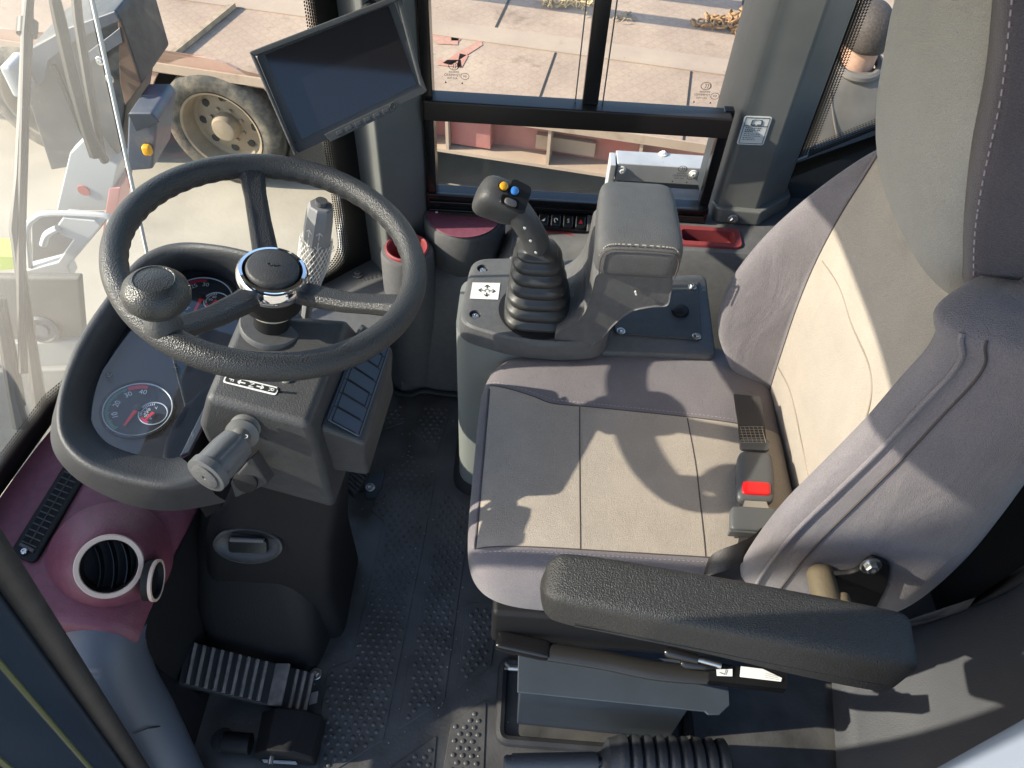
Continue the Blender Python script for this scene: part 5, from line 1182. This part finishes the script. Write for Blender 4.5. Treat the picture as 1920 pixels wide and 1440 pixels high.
# backrest rows: z, near edge half width, far edge half width, centre x, near wing x, far wing x, rear x
YC = .79
rows = [(.445, .225, .215, .515, .44, .50, .585), (.50, .240, .228, .508, .395, .455, .605), (.56, .247, .236, .50, .378, .415, .625), (.64, .250, .244, .492, .376, .378, .632), (.74, .250, .246, .484, .384, .372, .632),
        (.84, .250, .244, .482, .402, .398, .622), (.93, .248, .238, .488, .420, .440, .612), (1.01, .247, .228, .500, .431, .490, .605), (1.06, .246, .206, .508, .439, .525, .600), (1.09, .244, .175, .514, .438, .540, .596), (1.115, .238, .14, .522, .428, .55, .592), (1.131, .212, .11, .532, .462, .56, .586)]
rings = []
for z, hn, hf, xc, xn, xf, xr in rows:
    cs = [(0, xr+.004), (-.6*hn, xr+.004), (-.93*hn-.012, xr+.004), (-hn-.030, xr-.020), (-hn-.026, xn*.45+xr*.55), (-hn*.985-.004, xn+.016), (-hn*.90, xn-.004), (-hn*.80, xn+.016), (-.175, xc-.012), (-.165, xc-.006), (-.07, xc+.004),
          (.02, xc+.004), (.11, xc), (.172, xc-.006), (.182, xc-.012), (hf*.84, xf+.014), (hf*.92, xf-.004), (hf*.99, xf+.012), (hf, xf+.05), (hf+.002, xr-.05), (.93*hf, xr-.012), (.6*hf, xr)]
    rings.append([V((x, YC+y, z)) for y, x in cs])
NC = len(rings[0]); rows_s = []
cols = list(zip(*rings)); cs2 = [spline(list(c), 5) for c in cols]
rs2 = [[cs2[j][i] for j in range(NC)] for i in range(len(cs2[0]))]
fine = [spline(r, 3, True) for r in rs2]
brm = B(); brm.loft(fine); br = brm.ob('backrest', [fab_p, fab_b], seat, ang=180)
NF = NC*3
for k, pl in enumerate(br.data.polygons):
    j = k % NF
    if k < (len(fine)-1)*NF and 9*3 <= j < 13*3+1: pl.material_index = 1
def bline(jj, i0, i1, r, m, name, off=V((-.0005, 0, 0))):
    return B().tube([fine[i][jj]+off for i in range(i0, i1)], r, 6).ob(name, m, br)
NR = len(fine)
bline(9*3, 2, NR-4, .0012, seam, 'seam'); bline(13*3+1, 2, NR-4, .0012, seam, 'seam')
B().tube([fine[i][5*3]+V((-.001, -.0015, 0)) for i in range(1, NR-5)], .0032, 8).ob('piping', fab_p, br)
B().tube([fine[i][5*3-1]+V((-.001, -.0008, 0)) for i in range(1, NR-5)], .0015, 5).ob('seam', seam, br)
bline(17*3, 2, NR-5, .002, seam, 'seam', V((-.0005, .0005, 0)))
def bsurf(y, z):
    i = min(range(NR), key=lambda i: abs(fine[i][11*3].z-z)); r = fine[i][8*3:15*3]; a = min(r, key=lambda q: abs(q.y-y)); return V((a.x-.0006, y, z))
for L in ([(1555, 490), (1580, 540), (1600, 610), (1630, 680), (1641, 725), (1641, 770), (1626, 815), (1606, 850)], [(1458, 688), (1476, 735), (1490, 820), (1498, 870), (1508, 915)]):
    q = [P(x, y, x=.489) for x, y in L]; B().tube(spline([bsurf(p.y, p.z) for p in q], 6), .0013, 5).ob('seam', mat('beige thread seam', (.26, .22, .18), .9), br)
# recline bracket on the side
brk = P(1632, 1062, y=.535)
B().prism(roundpoly([P(1522, 1072, y=.512), P(1600, 1066, y=.512), P(1632, 1036, y=.512), P(1668, 1050, y=.512), P(1660, 1092, y=.512), P(1634, 1145, y=.512), P(1580, 1150, y=.512), P(1535, 1120, y=.512)], .012, 4), V((0, -.008, 0))).ob('recline_bracket', plastic_d, seat, bevel=.002)
bolt(P(1632, 1060, y=.502), (0, -1, .25), seat, .0095, 'bolt')
B().cyl(P(1538, 1075, y=.515), P(1556, 1150, y=.445), .0185, n=28).ob('armrest_pivot', brass, seat)
B().cyl(P(1582, 1120, y=.47), P(1584, 1134, y=.455), .008, n=12).ob('stop_bolt', brass, seat)
# headrest
hrot_ = MX.Rotation(R(-9), 3, 'Y')
hcn = V((.505, .788, 1.285))
def hfn(q):
    q = q.copy(); t = max(0, -q.z/.27); q.x += (.045*t*t+.05*t**6)*(1 if q.x < 0 else .2); q.y = q.y*(1-.38*t*t) - .045*t*t
    if q.x < 0: q.x -= .010*(1-(q.y/.15)**2)
    return q
hd = B().sup(hcn, (.108, .148, .285), 4.2, 4.6, 80, 56, hrot_, hfn).ob('headrest', fab_g, seat, ang=180)
def hside(px, py, y): return P(px, py, y=y)
spn = [P(1826, 330, y=.640), P(1812, 430, y=.640), P(1812, 545, y=.640), P(1845, 566, y=.640), P(1960, 570, y=.640), P(2120, 570, y=.640), P(2150, 300, y=.640), P(2060, -80, y=.640), P(1890, -120, y=.640), P(1865, 150, y=.640)]
spr = roundpoly(spn, .03, 5); spc = sum(spr, V())/len(spr)
sp_o = B().loft([[q+V((0, .02, 0)) for q in spr], [q+V((0, -.004, 0)) for q in spr], [spc+(q-spc)*.965+V((0, -.012, 0)) for q in spr], [spc+(q-spc)*.80+V((0, -.016, 0)) for q in spr]]).ob('side_panel', fab_d, hd, ang=180)
stt = B(); sl = [spc+(q-spc)*.945+V((0, -.0130, 0)) for q in spr]
for a, b_ in zip(sl, sl[1:]+sl[:1]):
    m_ = max(1, int((b_-a).length/.009))
    for k in range(m_): stt.tube([a.lerp(b_, k/m_), a.lerp(b_, (k+.55)/m_)], .0009, 4)
stt.ob('stitching', mat('mauve thread', (0, 0, 0)), sp_o)
# armrest
a0, a1 = P(1022, 1092, z=.735), P(1708, 1215, z=.735)
ad = (a1-a0); al = ad.length; ad.normalize(); asd = V((-ad.y, ad.x, 0)).normalized()
rings = []
for t, hw_, top_z, bot_z in ((-.012, .004, .0, -.01), (.0, .020, .016, -.026), (.02, .030, .025, -.038), (.06, .0345, .030, -.044), (.2, .0365, .033, -.046), (.45, .0375, .033, -.050), (.7, .038, .031, -.064), (.9, .038, .028, -.070), (.975, .036, .024, -.066), (.995, .028, .014, -.05), (1.0, .018, .0, -.03)):
    c = a0+ad*al*t; zc = (top_z+bot_z)/2; hz = (top_z-bot_z)/2; ring = []
    for k in range(64):
        a = 2*math.pi*k/64; e = 7.0
        y = math.copysign(abs(math.cos(a))**(2/e), math.cos(a))*hw_; z = math.copysign(abs(math.sin(a))**(2/e), math.sin(a))*hz
        ring.append(c+asd*y+V((0, 0, zc+z)))
    rings.append(ring)
fr2 = list(zip(*[spline(list(c), 5) for c in zip(*rings)]))
arm = B().loft([list(r) for r in fr2]).ob('armrest', mat('speckled black armrest foam', (.030, .029, .028), .40, bump=1.0, scale=520, var=.5, vscale=600), seat, ang=180)
B().tube([a0+ad*al*t+asd*-.0372+V((0, 0, -.030-.012*max(0, t-.4))) for t in [.1+.85*k/20 for k in range(21)]], .0012, 5).ob('parting_line', blackp, arm)
# suspension
ss = B().loft([[V((x, y, .29+.125*(1 if e else 0))) for x, y in ((-.01, .532), (.46, .532), (.46, 1.0), (-.01, 1.0))] for e in (0, 1)]).ob('seat_pan', plastic_d, seat, bevel=.01)
B().loft([[V((x, y, z)) for x, y in ((.06, .56), (.44, .56), (.44, .98), (.06, .98))] for z in (.2, .30)]).ob('suspension_bellows', rubber, seat, bevel=.01)
zt2 = .22
tpl = [P(972, 1210, z=zt2), P(970, 1298, z=zt2), P(1322, 1334, z=zt2), P(1328, 1340, z=zt2), P(1350, 1340, z=zt2), P(1369, 1322, z=zt2), P(1366, 1270, z=zt2)]
B().prism([q for q in tpl], V((0, .0, -.006))).ob('base_cover', sheet, seat, bevel=.002)
B().loft([[V((.052, .476, .012)), V((.36, .464, .012)), V((.36, .95, .012)), V((.052, .95, .012))], [V((.048, .478, .213)), V((.36, .466, .213)), V((.36, .95, .213)), V((.048, .95, .213))]]).ob('base_box', sheet, seat, bevel=.003)
fl3 = [P(942, 1190, z=.012), P(944, 1398, z=.012), P(1130, 1404, z=.012), P(1330, 1412, z=.012), P(1330, 1190, z=.012)]
B().tube(roundpoly([V((.018, .60, .018)), V((.018, .442, .018)), V((.40, .436, .018)), V((.40, .60, .018))], .02, 5), .011, 8, closed=True).ob('base_gasket', rubber, seat)
wn_ = P(957, 1252, z=.15)
wg = B(); wg.cyl(wn_+V((.015, 0, 0)), wn_+V((-.004, 0, 0)), .006, n=10)
for s in (1, -1): wg.tube([wn_, wn_+V((-.006, .002, s*.007)), wn_+V((-.010, .003, s*.013))], [.003, .004, .003], 8)
wg.ob('wing_nut', steel, seat)
hd0, hd1 = P(930, 1200, z=.335), P(1032, 1222, z=.335)
u5 = (hd1-hd0).normalized(); r5 = MX((u5, V((0, 0, 1)).cross(u5), V((0, 0, 1)))).transposed()
lh2 = B().sup(hd0.lerp(hd1, .5), ((hd1-hd0).length/2, .016, .0125), 8, 5, 48, 20, r5).ob('slide_lever', blackglo, seat)
B().tube(spline([hd1+V((-.004, 0, 0)), P(1130, 1238, z=.33), P(1230, 1258, z=.33), P(1330, 1266, z=.33), P(1420, 1268, z=.33)], 6), .0165, 14, flat=.55).ob('side_bar', mat('satin dark bar', (.02, .019, .018), .4), seat)
k0_, k1_ = P(1246, 1222, z=.36), P(1308, 1236, z=.36)
B().tube([k0_, k0_.lerp(k1_, .1), k1_], [.006, .0095, .0085], 16).ob('recline_handle', blackglo, seat); B().cyl(k1_, P(1352, 1248, z=.36), .005, n=10).ob('recline_rod', steel, seat)
q0, q1 = P(1276, 1244, z=.35), P(1372, 1252, z=.35)
B().tube([q0, q0.lerp(q1, .08), q0.lerp(q1, .5), q1], [.004, .0085, .0085, .004], 14).ob('tilt_handle', blackglo, seat)
lbn = V((0, -.55, .83)).normalized()
def sticker(c4, name, m=white): return B().prism([P(x, y, z=.352) for x, y in c4], lbn*.0008).ob(name, m, seat, smooth=False)
B().prism([P(1330, 1246, z=.349), P(1475, 1256, z=.349), P(1475, 1292, z=.349), P(1330, 1276, z=.349)], V((0, 0, -.02))).ob('label_plate', blackglo, seat, smooth=False)
sl1 = sticker([(1343, 1253), (1373, 1254), (1373, 1268), (1344, 1267)], 'seat_label')
c = P(1358, 1260, z=.3545); B().tube([c+V((-.008, -.001, 0)), c+V((.000, -.004, 0)), c+V((.004, .004, 0))], .0006, 4).ob('symbol', blackp, sl1)
sl2 = sticker([(1389, 1249), (1430, 1254), (1466, 1271), (1464, 1278), (1387, 1269)], 'seat_label')
pr = B()
for k in range(3):
    a, b_ = P(1434, 1262+k*4, z=.3545), P(1458, 1268+k*3, z=.3545); pr.tube([a, b_], .00035, 4)
pr.ob('print', mat('grey print', (.3, .3, .3), .6), sl2)

# ================================================================= SEAT BELT
sb = thing('seat_belt', 'black lap belt with grey buckle and red release button lying on the seat', 'seat belt', (.42, .75, .53))
def cs_(px, py, dz=.0): q = P(px, py, z=.535); return ctop(min(q.x, .44), q.y, 0)+V((q.x-min(q.x, .44), 0, dz))
def strap(L, w_, name='strap', m=belt, th=.0016):
    b = B(); rings = []
    for c, wd in L: rings.append([c-wd*w_/2-V((0, 0, th)), c+wd*w_/2-V((0, 0, th)), c+wd*w_/2+V((0, 0, th)), c-wd*w_/2+V((0, 0, th))])
    return b.loft(rings).ob(name, m, sb, ang=30)
X1 = V((1, 0, .06)).normalized()
strap([(P(1400, 742, z=.57), V((.9, -.3, .3)).normalized()), (P(1404, 765, z=.565), V((.97, -.1, .15)).normalized()), (P(1408, 790, z=.562), X1), (P(1411, 820, z=.558), X1), (P(1414, 838, z=.554), X1)], .047)
xx = mat('belt stitching', (.30, .26, .20), .9); zz = B()
for k in range(7): zz.tube([P(1387, 800+k*5, z=.5665), P(1432, 800+k*5, z=.5665)], .00045, 4)
for s in range(6): zz.tube([P(1388+s*8, 800, z=.5665), P(1396+s*8, 830, z=.5665)], .00045, 4)
zz.ob('stitching', xx, sb)
bq0, bq1 = P(1414, 838, z=.556), P(1415, 945, z=.558); bd_ = (bq1-bq0).normalized(); bx_ = V((1, 0, 0)); bn_ = bx_.cross(bd_).normalized(); bn_ = bn_ if bn_.z > 0 else -bn_
brt = MX((bx_, bd_, bn_)).transposed()
bl_ = (bq1-bq0).length
def bfn(q): q = q.copy(); q.x *= 1-.10*max(0, -q.y/(bl_*.42)); return q
bk = B().sup(bq0.lerp(bq1, .56), (.0325, bl_*.43, .0125), 7, 4, 48, 22, brt, bfn).ob('buckle', buckl, sb)
B().loft([quadloop(bq0.lerp(bq1, -.02), bx_, bd_, .026, .014, .008), quadloop(bq0.lerp(bq1, -.02)+bn_*.006, bx_, bd_, .025, .013, .008)]).ob('buckle_neck', buckl, bk)
B().sup(bq0.lerp(bq1, .80)+bn_*.0085, (.0245, .0135, .0065), 6, 4, 36, 16, brt).ob('release_button', red, bk)
B().prism([bq1.lerp(bq0, -.01)+bx_*s+bd_*t+bn_*.003 for s, t in ((-.016, -.012), (.016, -.012), (.023, .012), (-.023, .012))], bn_*.003).ob('tongue', steel, sb, bevel=.001)
tg = P(1414, 977, z=.563)
B().sup(tg, (.0395, .0225, .010), 9, 6, 48, 16, brt).ob('tongue_housing', buckl, sb, ang=30)
B().box(tg-bd_*-.021+V((0, 0, -.004)), (.0405, .004, .008), brt).ob('housing_lip', buckl, sb, bevel=.0015)
strap([(P(1414, 995, z=.555), X1), (P(1412, 1012, z=.55), X1), (P(1408, 1030, z=.548), X1)], .046)
lp_ = spline([P(1420, 1012, z=.56), P(1404, 1028, z=.585), P(1372, 1044, z=.592), P(1340, 1056, z=.580), P(1322, 1070, z=.560), P(1330, 1078, z=.548), P(1362, 1074, z=.546), P(1400, 1080, z=.55)], 6)
strap([(q, V((.25, .75, .6 if i < 24 else .15)).normalized()) for i, q in enumerate(lp_)], .04)

# ================================================================= PARKING LEVER
pk = thing('parking_lever', 'black lever with cylindrical grip and ribbed rubber bellows on the floor', 'lever', (.2, .40, 0))
l0, l1, l2 = P(944, 1430, z=.16), P(1120, 1428, z=.16), P(1360, 1440, z=.16)
B().tube([l0, l0+V((.004, 0, 0)), l0+V((.014, 0, 0)), l0+V((.015, 0, 0)), l1.lerp(l0, .04), l1], [.010, .0135, .0135, .0165, .0165, .015], 24).ob('grip', mat('satin grip', (.05, .052, .058), .45, bump=.4, scale=300), pk)
B().cyl(l1, l1+V((.03, 0, 0)), .010, n=16).ob('rod', blackglo, pk)
bf = []; n = 9; L0 = l1+V((.008, -.004, 0))
bf += [(-.02, .012), (0, .022), (.012, .043), (.026, .047)]
for k in range(n): bf += [(.030+.0225*k, .049), (.036+.0225*k, .0525), (.044+.0225*k, .0525), (.0475+.0225*k, .047), (.049+.0225*k, .044)]
bd2 = (l2-l1); bd2.z = 0; bd2.normalize()
B().lathe(L0+V((.0, .004, -.012)), bd2, [(r, h) for h, r in bf], 36).ob('bellows', mat('ribbed black bellows', (.03, .032, .036), .42, bump=.3, scale=220), pk)
B().box(L0+V((.12, 0, -.075)), (.10, .05, .02)).ob('base_block', plastic_d, pk, bevel=.004)

# ================================================================= MONITOR
mo = thing('monitor', 'tilted grey flat monitor with dark screen and six keys mounted on the front pillar', 'monitor', (-.3, 1.2, .95))
mp = P(640, 150, y=1.20); mn = V((.30, -1.0, .62)).normalized()
def onm(px, py, h=0): return PN(px, py, mp+mn*h, mn)
fr4 = [onm(479, 104), onm(741, 3), onm(801, 172), onm(556, 289)]
mo_c = sum(fr4, V())/4
mx_ = ((fr4[1]-fr4[0])+(fr4[2]-fr4[3])).normalized(); my_ = mn.cross(mx_)
r0 = roundpoly(fr4, .006, 4)
mg = mat('grey monitor plastic', (.05, .052, .054), .45, bump=.12, scale=400)
sc4 = [onm(497, 103), onm(728, 11), onm(780, 158), onm(566, 261)]
hs_ = B().loft([[mo_c+(q-mo_c)*.93-mn*.030 for q in r0], [q-mn*.024 for q in r0], [q-mn*.003 for q in r0], [mo_c+(q-mo_c)*.99 for q in r0]]).ob('housing', mg, mo, ang=40)
# raised hood lip along the upper and left edges
B().prism([onm(468, 98), onm(742, -8), onm(744, 4), onm(480, 106)], mn*.022-mn*.046+mn*.036).ob('hood', mg, mo, bevel=.002)
B().prism([onm(468, 98), onm(480, 106), onm(558, 290), onm(552, 291)], mn*.012).ob('hood', mg, mo, bevel=.002)
B().prism([onm(741, -6), onm(752, -8), onm(788, 140), onm(800, 172), onm(786, 160)], mn*.010).ob('hood', mg, mo, bevel=.002)
scr_m = mat('black screen glass', (.014, .014, .018), .06, spec=.6)
B().prism([q+mn*.0002 for q in sc4], mn*.001).ob('screen', scr_m, mo, smooth=False)
ks = B().prism([onm(608, 252, .0002), onm(738, 190, .0002), onm(748, 196, .0002), onm(740, 208, .0002), onm(620, 266, .0002)], mn*.004).ob('key_bar', mg, mo, bevel=.001)
for k in range(6):
    c = onm(637+k*17.3, 248-k*8.2, .0045); B().loft([quadloop(c, mx_, my_, .0058, .0032, .001), quadloop(c+mn*.0014, mx_, my_, .0052, .0026, .001)]).ob('key', mg, ks)
B().tube([onm(736, 199, .0045)+(mx_*math.cos(a)+my_*math.sin(a))*.0042 for a in [2*math.pi*k/16 for k in range(16)]], .0009, 5, closed=True).ob('speaker_ring', blackp, ks)
B().cyl(onm(553, 267, .0003), onm(553, 267, .001), .0016, n=10).ob('sensor', blackp, mo)
B().tube([mo_c-mn*.028, mo_c-mn*.07+V((.03, .03, 0)), V((-.30, 1.42, mo_c.z+.02))], .018, 14).ob('bracket', plastic_d, mo)
B().cyl(mo_c-mn*.024, mo_c-mn*.05, .035, n=24).ob('mount', plastic_d, mo)

# ================================================================= REAR TRIM behind the seat
rt_ = thing('rear_trim', 'moulded pale grey rear trim panel behind the seat', 'trim panel', (.9, .6, 0))
tm = mat('pale grey moulded trim', (.058, .060, .068), .6, bump=.35, scale=320, var=.06, vscale=20)
sec2 = lambda y, k=0: [V((.60+k, y, .012)), V((.72+k, y, .05)), V((.80+k, y, .11)), V((.86+k, y, .22)), V((.905+k, y, .36)), V((.95, y, .50)), V((1.015, y, .56)), V((1.015, y, .012))]
B().loft([sec2(.20), sec2(.30), sec2(.42, .01), sec2(.52, .03), sec2(.60, .04), sec2(.66, .06), sec2(.70, .10), sec2(.71, .16)]).ob('panel', tm, rt_, sub=1)
print('BUILT', len(bpy.data.objects))
